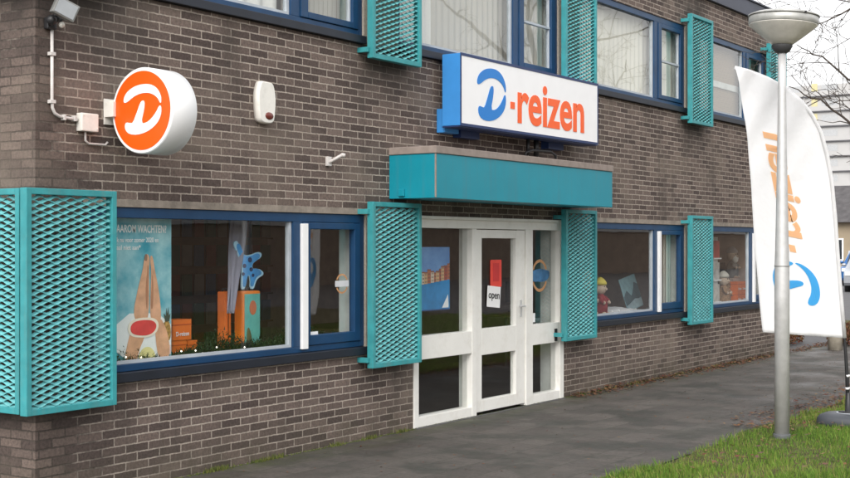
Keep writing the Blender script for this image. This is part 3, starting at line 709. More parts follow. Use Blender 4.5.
def suitcase(x0, x1, y0, y1, z0, z1, m, label):
    t = empty('suitcase', ((x0 + x1) / 2, (y0 + y1) / 2, z0), label, 'suitcase')
    bm = bmesh.new(); box(bm, x0, x1, y0, y1, z0 + .02, z1, .014); obj('shell', bm, m, t)
    bm = bmesh.new()
    for k in range(4): box(bm, x0 + .02 + k * (x1 - x0 - .05) / 4, x0 + .03 + k * (x1 - x0 - .05) / 4, y0 - .004, y0 + .002, z0 + .06, z1 - .05)
    obj('rib', bm, m, t)
    for x in (x0 + .022, x1 - .022):
        bm = bmesh.new(); tube(bm, [(x - .01, y0 + .04, z0 + .014), (x + .01, y0 + .04, z0 + .014)], .014, 10); obj('wheel', bm, 'black', t)
    xm = (x0 + x1) / 2
    bm = bmesh.new(); tube(bm, [(xm - .022, (y0 + y1) / 2, z1 - .005), (xm - .02, (y0 + y1) / 2, z1 + .02), (xm + .02, (y0 + y1) / 2, z1 + .02), (xm + .022, (y0 + y1) / 2, z1 - .005)], .007); obj('handle', bm, 'black', t)
    return t
suitcase(7.88, 7.955, .33, .42, SH0, 1.36, orange, 'narrow orange suitcase standing behind in the left window')
s2 = suitcase(8.02, 8.235, .26, .36, SH0, 1.36, plain('orange shell', (.86, .23, .02), .4), 'larger orange suitcase with a turquoise front in the left window')
bm = bmesh.new(); box(bm, 8.035, 8.22, .252, .2595, .88, 1.335, .002); obj('turquoise_panel', bm, mk((.12, .45, .40), .15), s2)
bm = bmesh.new(); prism(bm, [(8.13 + .042 * math.cos(2 * math.pi * k / 24), 1.22 + .060 * math.sin(2 * math.pi * k / 24)) for k in range(24)], .249, .2515); obj('round_sticker', bm, mk((.55, .16, .07)), s2)
bm = bmesh.new(); shape(bm, [(8.06, .89), (8.05, 1.0), (8.07, 1.07), (8.10, 1.03), (8.12, .95), (8.11, .89)], .2515); obj('palm_print', bm, mk((.12, .12, .04), .4), s2)
def pz(px, py):   # outline of the standee drawn on a 100 x 130 sheet
    return (7.965 + px / 100 * .375, 1.37 + (130 - py) / 130 * .40)
ol = [(0, 6), (6, -2), (15, 2), (24, 22), (34, 38), (56, 37), (80, 28), (93, 32), (92, 43), (72, 54), (61, 62), (62, 76), (82, 74), (99, 84), (98, 93), (80, 100), (72, 112), (66, 130), (54, 128), (56, 104), (49, 90), (42, 100), (37, 128), (25, 130), (26, 100), (28, 70), (20, 50), (8, 26)]
bm = bmesh.new(); prism(bm, smooth_poly([pz(*p) for p in ol], 1), .314, .326)
ap = mesh_thing('aeroplane_standee', bm, mk((.45, .75, .95)), (8.15, .32, 1.37), 'pale blue aeroplane shaped cut-out standing on the suitcases', 'display')
bm = bmesh.new()
cx_, cy_ = 50, 66
prism(bm, smooth_poly([pz(cx_ + (x - cx_) * .84, cy_ + (y - cy_) * .9) for x, y in ol], 2), .311, .3135)
obj('printed_face', bm, mk((.06, .34, .76), .25), ap)
bm = bmesh.new()
for (x, y, r_) in ((52, 50, 6), (34, 66, 5), (56, 76, 5), (30, 88, 4), (62, 92, 4)):
    X, Z = pz(x, y); prism(bm, [(X + r_ * .0042 * math.cos(k * .524), Z + r_ * .0036 * math.sin(k * .524)) for k in range(12)], .3085, .3105)
obj('window_dot', bm, mk((.01, .03, .12)), ap)
# ribbon of sheer cloth hanging
bm = bmesh.new(); rows = 24
for s in range(2):
    pv = None
    for i in range(rows + 1):
        t = i / rows; z = 1.99 - t * .80; xc = 8.16 - .36 * t - s * .02; w = .075 - .035 * t + .008 * math.sin(t * 5 + s); y = .41 - .23 * t + s * .015
        ring = [bm.verts.new((xc - w + w * 2 * k / 6, y + .012 * math.sin(k * 1.7 + t * 4), z)) for k in range(7)]
        if pv:
            for k in range(6): bm.faces.new((pv[k], pv[k + 1], ring[k + 1], ring[k])).smooth = True
        pv = ring
o = mesh_thing('hanging_ribbon', bm, fabric('sheer cloth', (.50, .50, .60), .5), (8.33, .3, 1.99), 'sheer pale lilac cloth hanging in front of the suitcases', 'cloth')
sm_ = o.modifiers.new('s', 'SOLIDIFY'); sm_.thickness = .002
# garland with little lights
def scatter_mesh(name, items, m, thing=None, kind=None):
    """items: list of (verts, tone) where verts is a tri or quad"""
    vs, fs, tn = [], [], []
    for q_, t in items:
        n = len(vs); vs += q_; fs.append(tuple(range(n, n + len(q_)))); tn.append(t)
    me = bpy.data.meshes.new(name); me.from_pydata(vs, [], fs); me.materials.append(M[m])
    at = me.attributes.new('tone', 'FLOAT', 'FACE'); at.data.foreach_set('value', tn)
    o = bpy.data.objects.new(name, me); col.objects.link(o); return o
it = []
for k in range(12000):
    x = random.uniform(6.25, 8.9); t = random.gauss(0, 1); zz = SH0 + .03 + .045 * abs(random.gauss(0, .9)) * (.7 + .5 * math.sin(x * 6) + (.5 if x > 7.5 else 0)); y = .17 + .035 * t
    y = min(max(y, .10), .30)
    d = Vector((random.uniform(-1, 1), random.uniform(-1, 1), random.uniform(-.3, 1))).normalized() * random.uniform(.02, .045); s = d.cross(Vector((0, 0, 1))).normalized() * .0055
    p = Vector((x, y, zz)); it.append(([tuple(p - s), tuple(p + s), tuple(p + d)], random.random()))
g = tag(scatter_mesh('garland', it, 'garland'), 'dark green pine garland with tiny lights along the left window shelf', 'garland')
bm = bmesh.new()
for k in range(15):
    x = 6.3 + k * .14 + random.uniform(-.04, .04); blob(bm, (x, .085 + random.uniform(0, .05), SH0 + random.uniform(.03, .09)), .0075, sub=1)
m_, nt_, b_ = new_mat('fairy light'); b_.inputs['Base Color'].default_value = (1, .95, .85, 1); b_.inputs['Emission Color'].default_value = (1, .93, .8, 1); b_.inputs['Emission Strength'].default_value = 1.2
o = obj('light_bulb', bm, m_, g)

# round logo stickers on the glass
def ring_sticker(cx, cz, r, y, label, blob_=False):
    bm = bmesh.new()
    for a0, a1 in ((25, 155), (205, 335)):
        n = 16; A_ = [R(a0 + (a1 - a0) * k / n) for k in range(n + 1)]
        out = [(cx + r * math.cos(a), cz + r * math.sin(a)) for a in A_] + [(cx + r * .82 * math.cos(a), cz + r * .82 * math.sin(a)) for a in A_[::-1]]
        prism(bm, out, y - .001, y)
    t = mesh_thing('glass_sticker', bm, mk((.50, .26, .12)), (cx, y, cz), label, 'sticker')
    bm = bmesh.new()
    if blob_: prism(bm, smooth_poly([(cx - r * 1.25, cz + .03), (cx - r * .7, cz + r * .36), (cx + r * .1, cz + r * .44), (cx + r * .7, cz + r * .34), (cx + r * 1.3, cz + .05), (cx + r * 1.15, cz - r * .25), (cx + r * .3, cz - r * .42), (cx - r * .3, cz - r * .34), (cx - r * .8, cz - r * .40)], 2), y - .001, y); obj('blue_band', bm, mk((.05, .15, .30), .5), t)
    else: box(bm, cx - r * 1.1, cx + r * 1.1, y - .001, y, cz - r * .3, cz + r * .3); obj('white_band', bm, mk((.6, .6, .62)), t)
    return t
ring_sticker(9.06, 1.40, .088, .038, 'small round orange sticker with a white band on the left casement pane')
ring_sticker(12.66, 1.40, .18, .048, 'large faded orange ring sticker with a blue band on the pane right of the door', True)

# posters and cards in the entrance
bm = bmesh.new(); box(bm, 10.22, 10.86, .075, .08, 1.10, 1.72)
m_, nt_, b_ = new_mat('sky print'); n_ = noise(nt_, wpos(nt_), 3, 4); nt_.links.new(ramp(nt_, n_, (.06, .20, .52), (.20, .40, .70)), b_.inputs['Base Color']); b_.inputs['Roughness'].default_value = .3
hp = mesh_thing('poster', bm, m_, (10.54, .08, 1.1), 'blue poster of a harbour town in the pane left of the door', 'poster')
bm = bmesh.new(); shape(bm, [(10.225, 1.34), (10.40, 1.37), (10.62, 1.39), (10.86, 1.42), (10.86, 1.14), (10.86, 1.105), (10.225, 1.105)], .0745, .001, 0); obj('harbour_water', bm, mk((.02, .22, .50), .2), hp)
bm = bmesh.new(); random.seed(3); x = 10.225
cols = [mk((.45, .15, .08)), mk((.62, .40, .22)), mk((.36, .07, .05)), mk((.66, .56, .46))]; bw = bmesh.new(); br = bmesh.new(); last = -1
bms = [bmesh.new() for _ in cols]
while x < 10.83:
    w = random.uniform(.032, .062); k = random.choice([i for i in range(4) if i != last]); last = k; h = random.uniform(.08, .17); b0 = 1.345 + (x - 10.22) * .09
    box(bms[k], x, min(x + w, 10.858), .0715, .0732, b0, b0 + h)
    for zz in range(int(h / .035)):
        for xx in (.25, .65): box(bw, x + w * xx, x + w * xx + .008, .0700, .0712, b0 + .012 + zz * .035, b0 + .028 + zz * .035)
    box(br, x, min(x + w, 10.858), .0700, .0712, b0 + h - .014, b0 + h)
    x += w
for k in range(4): obj('painted_houses', bms[k], cols[k], hp)
bm.free(); obj('painted_windows', bw, mk((.10, .08, .09)), hp); obj('painted_roofs', br, mk((.28, .10, .06)), hp)
bm = bmesh.new(); shape(bm, [(10.72, 1.12), (10.84, 1.12), (10.83, 1.25)], .0735, .001, 0); obj('white_sail', bm, 'strip', hp)
bm = bmesh.new(); box(bm, 10.225, 10.858, .0715, .0745, 1.10, 1.112); obj('caption_edge', bm, mk((.02, .08, .25)), hp)
# red card and OPEN card on the leaf
bm = bmesh.new(); box(bm, 11.575, 11.80, .030, .034, 1.30, 1.585, .001)
rc = mesh_thing('card', bm, mk((.74, .06, .04)), (11.69, .03, 1.3), 'red card taped inside the glass of the door above the open sign', 'card')
bm = bmesh.new(); box(bm, 11.625, 11.75, .028, .0295, 1.36, 1.55); obj('red_panel', bm, mk((.55, .03, .03)), rc)
bm = bmesh.new(); box(bm, 11.50, 11.765, .024, .027, 1.09, 1.31, .001)
bmesh.ops.rotate(bm, verts=bm.verts, cent=(11.63, 0, 1.2), matrix=Matrix.Rotation(R(5), 3, 'Y'))
oc = mesh_thing('open_card', bm, 'strip', (11.63, .027, 1.09), 'tilted white card reading open on the door glass', 'card')
bm = text_bm('open', 1, 1, .015, .002); fit(bm, 11.525, 11.745, 1.155, 1.235, .0225)
bmesh.ops.rotate(bm, verts=bm.verts, cent=(11.63, 0, 1.2), matrix=Matrix.Rotation(R(5), 3, 'Y')); obj('lettering', bm, 'black', oc)
bm = bmesh.new(); box(bm, 12.42, 12.55, .044, .048, .89, .99, .001)
mesh_thing('notice', bm, 'strip', (12.48, .046, .89), 'small white notice low on the pane right of the door', 'notice')
bm = bmesh.new(); box(bm, 8.62, 8.72, .034, .037, .965, 1.0, .001)
mesh_thing('notice', bm, 'strip', (8.67, .036, .965), 'tiny white notice in the lower corner of the left casement', 'notice')

# ------------------------------------------------------------------ second window display
def doll(x, y, z0, h, body, head_c, hat, label, beard=False):
    t = empty('soft_toy', (x, y, z0), label, 'soft toy')
    bm = bmesh.new()
    prof = [(.13, 0), (.19, .03), (.20, .2), (.17, .38), (.10, .52), (.06, .56)]
    lathe(bm, x, y, [(r * h, z0 + zz * h) for r, zz in prof], 20)
    for s in (-1, 1): tube(bm, [(x + s * .12 * h, y - .02, z0 + .47 * h), (x + s * .22 * h, y - .06, z0 + .36 * h), (x + s * .16 * h, y - .17 * h, z0 + .32 * h)], [.055 * h, .05 * h, .045 * h], 10)
    obj('body', bm, body, t)
    bm = bmesh.new(); blob(bm, (x, y, z0 + .70 * h), .17 * h, (1, .95, 1), 3); blob(bm, (x, y - .16 * h, z0 + .68 * h), .045 * h)
    for s in (-1, 1): blob(bm, (x + s * .15 * h, y - .18 * h, z0 + .32 * h), .05 * h)
    obj('head', bm, head_c, t)
    bm = bmesh.new()
    for s in (-1, 1): blob(bm, (x + s * .06 * h, y - .155 * h, z0 + .75 * h), .016 * h)
    obj('eye', bm, 'black', t)
    bm = bmesh.new()
    if hat[0] == 'cap': lathe(bm, x, y, [(.175 * h, z0 + .79 * h), (.17 * h, z0 + .86 * h), (.11 * h, z0 + .94 * h), (.03 * h, z0 + 1.0 * h)], 20)
    else:
        tube(bm, [(x, y, z0 + .80 * h), (x - .02, y, z0 + .95 * h), (x - .1 * h, y, z0 + 1.02 * h)], [.165 * h, .10 * h, .03 * h], 16); blob(bm, (x - .12 * h, y, z0 + 1.02 * h), .045 * h)
    obj('hat', bm, hat[1], t)
    if beard:
        bm = bmesh.new(); blob(bm, (x, y - .10 * h, z0 + .60 * h), .13 * h, (1, .7, 1.1), 2, .006); obj('beard', bm, 'plasticwhite', t)
    bm = bmesh.new()
    for s in (-1, 1): blob(bm, (x + s * .09 * h, y - .14 * h, z0 + .035 * h), .07 * h, (.8, 1.2, .6))
    obj('foot', bm, head_c, t)
    return t
plush = plain('cream plush', (.62, .48, .38), .95, 0, .15, 40, .004)
plush2 = plain('brown plush', (.34, .20, .11), .95, 0, .3, 40, .004)
doll(14.80, .36, SH0 + .02, .47, plain('red wool', (.24, .012, .02), .9, 0, .2, 40, .003), plush, ('cap', mk((.62, .50, .06))), 'cream plush doll in a red dress with a yellow cap in the middle window')
doll(14.62, .45, SH0 + .02, .55, mk((.26, .015, .02)), plush, ('cap', plush), 'taller cream plush doll half hidden behind the yellow capped doll')
bm = bmesh.new(); nx, ny = 60, 10
gv = [[bm.verts.new((14.0 + i * 2.3 / nx, .265 + j * .52 / ny, SH0 + .006 + (.07 * math.exp(-((i / nx - .62) ** 2) / .06) * (.5 + .5 * math.sin(j / ny * 3.1)) + .010 * random.random()) * (1 if 0 < i < nx and 0 < j < ny else 0))) for j in range(ny + 1)] for i in range(nx + 1)]
for i in range(nx):
    for j in range(ny): bm.faces.new((gv[i][j], gv[i + 1][j], gv[i + 1][j + 1], gv[i][j + 1])).smooth = True
o = mesh_thing('snow_cloth', bm, plain('snow fleece', (.62, .62, .64), .95, 0, .08, 20, .004), (14.8, .5, SH0), 'white fleece spread like snow on the middle window shelf', 'cloth')
so = o.modifiers.new('s', 'SOLIDIFY'); so.thickness = .004; so.offset = 1
# leaning card
t = empty('photo_card', (15.83, .36, SH0 + .02), 'grey blue photo card of a mountain lake leaning in the middle window', 'card')
lean = Matrix.Translation((15.86, .36, SH0 + .05)) @ Matrix.Rotation(R(-9), 4, 'Y') @ Matrix.Rotation(R(-14), 4, 'X')
def leanobj(name, bm, m): bmesh.ops.transform(bm, matrix=lean, verts=bm.verts); obj(name, bm, m, t)
bm = bmesh.new(); box(bm, -.24, .24, 0, .008, 0, .44); leanobj('card_back', bm, mk((.20, .34, .38), .25))
bm = bmesh.new(); prism(bm, [(-.24, .20), (-.12, .27), (-.02, .18), (.06, .24), (.15, .34), (.24, .30), (.24, .12), (-.24, .08)], -.003, -.0005); leanobj('mountain_print', bm, mk((.05, .09, .11), .3))
bm = bmesh.new(); prism(bm, [(-.235, .01), (.235, .01), (.235, .10), (.05, .13), (-.235, .07)], -.0045, -.0032); leanobj('lake_print', bm, mk((.30, .40, .44), .3))
bm = bmesh.new()
for k, x in enumerate((14.3, 14.95, 15.15, 15.65)): blob(bm, (x, .27, SH0 + .05), .014, (1.6, 1, 1), 1)
mesh_thing('candy', bm, 'strip', (15, .27, SH0 + .03), 'little dark and white ornaments sprinkled on the white fleece', 'ornament')

# ------------------------------------------------------------------ third window display
doll(19.17, .42, SH0, .50, plush2, plush, ('cap', mk((.66, .62, .55))), 'brown plush figure with a white cap in the far right window')
t_ = doll(19.40, .46, SH0, .36, plush2, plush2, ('cap', plush2), 'small brown plush bear beside the white capped figure in the far right window')
doll(19.80, .52, 1.221, .50, mk((.20, .19, .18)), plush, ('cap', mk((.45, .40, .38))), 'bearded doll raised behind the orange boxes in the far right window', True)
giftbox(19.46, .30, SH0, .18, .13, .16, 'bottom left orange box of the four in the far right window', grp=None)
giftbox(19.65, .30, SH0, .18, .13, .16, 'bottom right orange box of the four in the far right window')
giftbox(19.46, .30, SH0 + .162, .18, .13, .16, 'top left orange box of the four in the far right window')
giftbox(19.65, .30, SH0 + .162, .18, .13, .16, 'top right orange box of the four in the far right window')
bm = bmesh.new(); box(bm, 19.0, 19.98, .70, .72, 1.10, 1.46, .002)
bb = mesh_thing('display_board', bm, 'black', (19.5, .71, 1.1), 'black board with pale letters behind the toys in the far right window', 'board')
bm = text_bm('LAND', 1, 1, .01, .002); fit(bm, 19.28, 19.62, 1.28, 1.40, .6985); obj('lettering', bm, 'strip', bb)
bm = bmesh.new(); box(bm, 19.3, 19.35, .722, .74, SH0, 1.12); obj('stand', bm, 'black', bb)
bm = bmesh.new(); box(bm, 19.66, 19.94, .45, .62, SH0, 1.22, .004); mesh_thing('plinth', bm, 'inner', (19.8, .53, SH0), 'dark plinth under the bearded doll behind the orange boxes', 'plinth')
t = empty('brochure_rack', (18.73, .37, SH0), 'white brochure rack at the left of the far right window', 'rack')
bm = bmesh.new(); box(bm, 18.58, 18.88, .40, .42, SH0, 1.86); 
for k in range(3): box(bm, 18.58, 18.88, .34, .398, SH0 + .02 + k * .33, SH0 + .04 + k * .33)
obj('frame', bm, 'strip', t)
for k, c in enumerate(((.55, .52, .48), (.5, .48, .46), (.45, .07, .06))):
    bm = bmesh.new(); box(bm, 18.61, 18.85, .36, .372, SH0 + .042 + k * .33, SH0 + .30 + k * .33); obj('brochure', bm, mk(c, .3), t)

# ------------------------------------------------------------------ shop furniture in the dim interior
def desk(x, y, label):
    t = empty('desk', (x, y, .02), label, 'desk')
    bm = bmesh.new(); box(bm, x - .8, x + .8, y - .4, y + .4, .72, .75, .004); obj('desk_top', bm, 'wood', t)
    for sx in (-1, 1):
        for sy in (-1, 1):
            bm = bmesh.new(); tube(bm, [(x + sx * .72, y + sy * .33, .021), (x + sx * .72, y + sy * .33, .72)], .02); obj('leg', bm, 'greymetal', t)
    m = empty('monitor', (x + .1, y, .751), 'black computer monitor on the ' + label.split(' desk')[0] + ' desk', 'monitor')
    bm = bmesh.new(); box(bm, x - .15, x + .35, y - .02, y + .02, .9, 1.2, .004); obj('screen', bm, 'black', m)
    bm = bmesh.new(); box(bm, x + .04, x + .16, y - .08, y + .08, .751, .765); box(bm, x + .08, x + .12, y + .021, y + .04, .765, 1.0); obj('stand', bm, 'black', m)
desk(8.9, 2.6, 'left wooden desk in the dim shop behind the display window')
desk(12.9, 2.9, 'middle wooden desk in the dim shop behind the entrance')
desk(16.6, 2.7, 'right wooden desk in the dim shop behind the middle window')
t = empty('brochure_wall', (11.0, 4.9, .02), 'tall rack of brochures against the back wall of the shop', 'rack')
bm = bmesh.new(); box(bm, 9.6, 13.8, 5.0, 5.15, .03, 2.1)
for k in range(5): box(bm, 9.6, 13.8, 4.9, 4.998, .3 + k * .38, .32 + k * .38)
obj('shelf', bm, 'wood', t)
random.seed(5)
for k in range(4):
    cm = mk([(.30, .09, .05), (.08, .14, .22), (.32, .27, .22), (.10, .16, .10)][k]); bm = bmesh.new()
    for j in range(5):
        for i in range(19):
            if (i * 7 + j * 3) % 4 == k: box(bm, 9.65 + i * .22, 9.82 + i * .22, 4.93, 4.95, .325 + j * .38, .60 + j * .38)
    obj('brochures', bm, cm, t)

# ------------------------------------------------------------------ ground
def sheet(name, x0, x1, y0, y1, z, m, nx=1, ny=1, f=None):
    bm = bmesh.new()
    v = [[bm.verts.new((x0 + (x1 - x0) * i / nx, y0 + (y1 - y0) * j / ny, z)) for j in range(ny + 1)] for i in range(nx + 1)]
    if f:
        for r_ in v:
            for w in r_: w.co = f(w.co)
    for i in range(nx):
        for j in range(ny): bm.faces.new((v[i][j], v[i + 1][j], v[i + 1][j + 1], v[i][j + 1]))
    return tag(obj(name, bm, m), kind='structure')
sheet('ground', -500, 900, -600, 600, -.014, 'asphalt')
sheet('pavement', -12, 23.5, -2.74, 0, 0, 'paving')
sheet('side_pavement', -12, 5.69, .0, 12, 0, 'paving')
def edge(y, x): return y
def wob(x): return .05 * math.sin(x * 1.7) + .035 * math.sin(x * 4.3 + 1) + .02 * math.sin(x * 11)
def lawnf(co):
    x, y, z = co
    d = -2.72 - y
    if d < .01: y += wob(x)
    return Vector((x, y, .006 + (min(d, 1.5) * .03 if d > 0 else 0)))
sheet('lawn_ground', -12, 27, -16, -2.72, 0, 'soil', 240, 40, lawnf)
sheet('verge', 27, 30.5, -10, 30, -.006, 'soil')
random.seed(11)
it = []
def blade(x, y, h, w, tone, z0=.0):
    a = random.uniform(0, 6.283); l = random.uniform(0, .6) * h; b = a + random.uniform(-.6, .6)
    dx, dy = math.cos(a) * w, math.sin(a) * w; lx, ly = -math.sin(b) * l, math.cos(b) * l
    it.append(([(x - dx, y - dy, z0), (x + dx, y + dy, z0), (x + dx * .5 + lx * .45, y + dy * .5 + ly * .45, z0 + h * .6), (x + lx, y + ly, z0 + h)], tone))
def clump(x, y): return .5 + .5 * math.sin(x * 3.1 + 1.3 * math.sin(y * 2.7)) * math.sin(y * 3.9 + 1.1 * math.sin(x * 2.1))
n = 0
while n < 150000:
    # density falls with distance from where the photo is taken
    x = 8.2 + 13 * random.random() ** 1.6; y = -2.68 - 2.9 * random.random()
    # keep to what can be seen from near the photo's viewpoint
    n += 1
    d = -2.70 + wob(x) - y
    if d < -.03: continue
    if d < .15 and random.random() > .25 + d * 5: continue
    c = clump(x, y)
    if random.random() > .45 + .55 * c: continue
    if (x - 11.38) ** 2 + (y + 3.12) ** 2 < .01: continue
    h = random.uniform(.015, .062) * (.45 + .9 * c) * (1.5 if random.random() < .04 else 1)
    far = min(1, max(0, (x - 11.5) / 4)); 
    bare = max(0, math.sin(x * 2.3 + 2 * math.sin(y * 1.9)) * math.sin(y * 3.1 + x * .7) - .35) * 1.2
    if random.random() < bare: continue
    if random.random() < far * .5 + (.22 if d < .5 else .04) + bare * .5: t = random.uniform(.75, 1)
    else: t = min(.95, max(0, random.gauss(.30 + .3 * clump(x * .45 + 3, y * .6), .25)))
    blade(x, y, h, random.uniform(.002, .0045), t, .006 + (min(d, 1.5) * .03 if d > 0 else 0))
for _ in range(60000):
    x = random.uniform(2, 27); y = -5.6 - 4.5 * random.random() ** 1.3
    if (x < 3.5 and y < -5): continue
    blade(x, y, random.uniform(.03, .07), .006, min(.95, max(0, random.gauss(.45, .22))), .045)
for _ in range(9000):
    x = random.uniform(20, 27); y = random.uniform(-5.6, -2.8); blade(x, y, random.uniform(.03, .07), .008, random.random(), .03)
tag(scatter_mesh('grass', it, 'grass'), 'uneven green lawn grass beside the pavement', 'grass', kind='stuff')
# leaf litter
it = []
def leaf(x, y, z, s, tone=None):
    a = random.uniform(0, 6.28); u = Vector((math.cos(a), math.sin(a), random.uniform(-.3, .3))) * s; v = Vector((-math.sin(a), math.cos(a), random.uniform(-.4, .4))) * s * .6
    p = Vector((x, y, z + s * .3)); it.append(([tuple(p - u), tuple(p - v), tuple(p + u), tuple(p + v)], random.random() if tone is None else tone))
for _ in range(2600):
    x = random.uniform(13.2, 23); y = -abs(random.gauss(0, .10)) - .02
    if random.random() < .45 + .5 * clump(x * 1.5, 1): leaf(x, y, .004 + max(0, .05 - abs(y) * .3) * random.random(), random.uniform(.012, .03))
for _ in range(3400):
    x = random.uniform(11.9, 24); y = -2.66 + random.gauss(0, .17 + .012 * (x - 11)); leaf(x, y, .012, random.uniform(.012, .028))
for _ in range(500):
    x = 6 + 17 * random.random(); y = random.uniform(-2.7, -.05); leaf(x, y, .002, random.uniform(.008, .016))
for _ in range(700):
    x = random.uniform(9, 20); y = random.uniform(-5, -2.9); leaf(x, y, .07, random.uniform(.015, .03))
tag(scatter_mesh('leaf_litter', it, 'leaves'), 'brown and red fallen leaves along the wall foot and lawn edge', 'leaves', kind='stuff')
it = []
for cx in [6.7, 7.35, 7.4, 7.9, 8.1, 8.9, 9.4, 9.9, 13.5, 14.2, 14.9, 15.0, 16.4, 17.7, 18.3]:
    for _ in range(90): blade(cx + random.gauss(0, .07), -.015 - abs(random.gauss(0, .022)), random.uniform(.01, .045), .004, random.random())
for _ in range(2500): blade(random.uniform(5.7, 20.3), -.006 - abs(random.gauss(0, .014)), random.uniform(.004, .014), .006, random.random() * .7)
tag(scatter_mesh('wall_foot_weeds', it, 'moss'), 'yellowish weeds and moss growing in the joint at the wall foot', 'weeds', kind='stuff')

# ------------------------------------------------------------------ street lamp
LX, LY = 11.38, -3.12
Lm = empty('street_lamp', (LX, LY, 0), 'grey street lamp post with a shallow cone shaped head on the lawn', 'street lamp')
bm = bmesh.new(); lathe(bm, LX, LY, [(.066, .05), (.066, 1.35), (.065, 1.55), (.062, 1.62), (.055, 1.9), (.043, 2.55), (.037, 3.1), (.034, 3.47)], 32); obj('pole', bm, 'galv', Lm)
bm = bmesh.new(); lathe(bm, LX, LY, [(.078, -.02), (.078, .05), (.072, .058)], 32); obj('base', bm, plain('base grey', (.09, .095, .10), .7), Lm)
bm = bmesh.new(); lathe(bm, LX, LY, [(.0672, 1.548), (.0672, 1.556)], 32); obj('joint_ring', bm, 'greymetal', Lm)
tl = Matrix.Translation((LX, LY, 3.5)) @ Matrix.Rotation(R(3.2), 4, Vector((.83, .56, 0))) @ Matrix.Translation((-LX, -LY, -3.5))
def tobj(name, bm, m): bmesh.ops.transform(bm, matrix=tl, verts=bm.verts); return obj(name, bm, m, Lm)
bm = bmesh.new(); lathe(bm, LX, LY, [(.045, 3.45), (.07, 3.47), (.092, 3.515), (.088, 3.525)], 32); tobj('collar', bm, 'collar')
bm = bmesh.new(); lathe(bm, LX, LY, [(.088, 3.526), (.16, 3.582), (.24, 3.648), (.294, 3.694), (.299, 3.70)], 48); tobj('lamp_bowl', bm, 'bowl')
bm = bmesh.new(); lathe(bm, LX, LY, [(.300, 3.701), (.304, 3.705), (.304, 3.765), (.298, 3.77)], 48); tobj('rim_band', bm, plain('rim', (.42, .42, .40), .4, .3, .15, 10))
bm = bmesh.new(); lathe(bm, LX, LY, [(.311, 3.771), (.311, 3.782), (.27, 3.800), (.16, 3.822), (.02, 3.83)], 48); tobj('lid', bm, 'lid')
bm = bmesh.new(); tube(bm, [(LX + .31 * math.cos(-2.2), LY + .31 * math.sin(-2.2), 3.776), (LX + .325 * math.cos(-2.2), LY + .325 * math.sin(-2.2), 3.776)], .008); tobj('lid_screw', bm, 'black')

# ------------------------------------------------------------------ sail flag
FX, FY = 12.545, -3.372
F = empty('sail_flag', (FX, FY, 0), 'tall white advertising sail flag with faint orange and blue print on a black pole', 'flag')
d0 = Vector((-.559, .829, 0)); nrm = Vector((-.829, -.559, 0))
def fp(u, z, o=0): return Vector((FX, FY, 0)) + d0 * u + nrm * o + Vector((0, 0, z))
polepts = [(0, .06), (.012, .5), (.035, .85), (.065, 1.2), (.098, 1.6), (.125, 2.0), (.160, 2.37), (.205, 2.62), (.262, 2.82), (.345, 2.98), (.445, 3.11), (.60, 3.24), (.78, 3.335), (.95, 3.40), (1.085, 3.435)]
bm = bmesh.new(); tube(bm, [fp(u, z) for u, z in polepts], [.018, .018, .014, .013, .012, .011, .010, .009, .008, .007, .006, .005, .0045, .004, .0035], 10); obj('pole', bm, 'black', F)
bm = bmesh.new(); tube(bm, [fp(u, z) for u, z in polepts if z > .84], .019, 12); obj('sleeve', bm, 'flag', F)
import bisect
def along(pts, t):
    ds = [0]
    for a, b in zip(pts, pts[1:]): ds.append(ds[-1] + math.hypot(b[0] - a[0], b[1] - a[1]))
    s = t * ds[-1]; i = min(max(bisect.bisect(ds, s) - 1, 0), len(pts) - 2); k = (s - ds[i]) / (ds[i + 1] - ds[i])
    return pts[i][0] + (pts[i + 1][0] - pts[i][0]) * k, pts[i][1] + (pts[i + 1][1] - pts[i][1]) * k
rightE = [p for p in polepts if p[1] > .84]
leftE = [(.815, .905), (.845, 1.3), (.89, 1.8), (.93, 2.3), (.975, 2.75), (1.04, 3.2), (1.087, 3.437)]
def wr(u, z): 
    e = max(0, min(1, (u - .12) * 3))
    return e * (.045 * math.sin(z * 1.9 + u * 2.2) + .016 * math.sin((u * 1.3 + z * .7) * 14) * max(0, (z - 2.2)) + .016 * math.sin((u + z * .35) * 19) * max(0, 1.7 - z))
bm = bmesh.new(); NX, NZ = 30, 90; G = []
for j in range(NZ + 1):
    t = j / NZ; a = along(rightE, t); b = along(leftE, t ** 1.0); row = []
    for i in range(NX + 1):
        k = i / NX; u = a[0] + (b[0] - a[0]) * k; z = a[1] + (b[1] - a[1]) * k
        row.append(bm.verts.new(fp(u, z, wr(u, z))))
    G.append(row)
for j in range(NZ):
    for i in range(NX): bm.faces.new((G[j][i], G[j][i + 1], G[j + 1][i + 1], G[j + 1][i])).smooth = True
bmesh.ops.remove_doubles(bm, verts=bm.verts, dist=1e-4)
sail = obj('sail', bm, 'flag', F); so = sail.modifiers.new('s', 'SOLIDIFY'); so.thickness = .0015; so.offset = 0
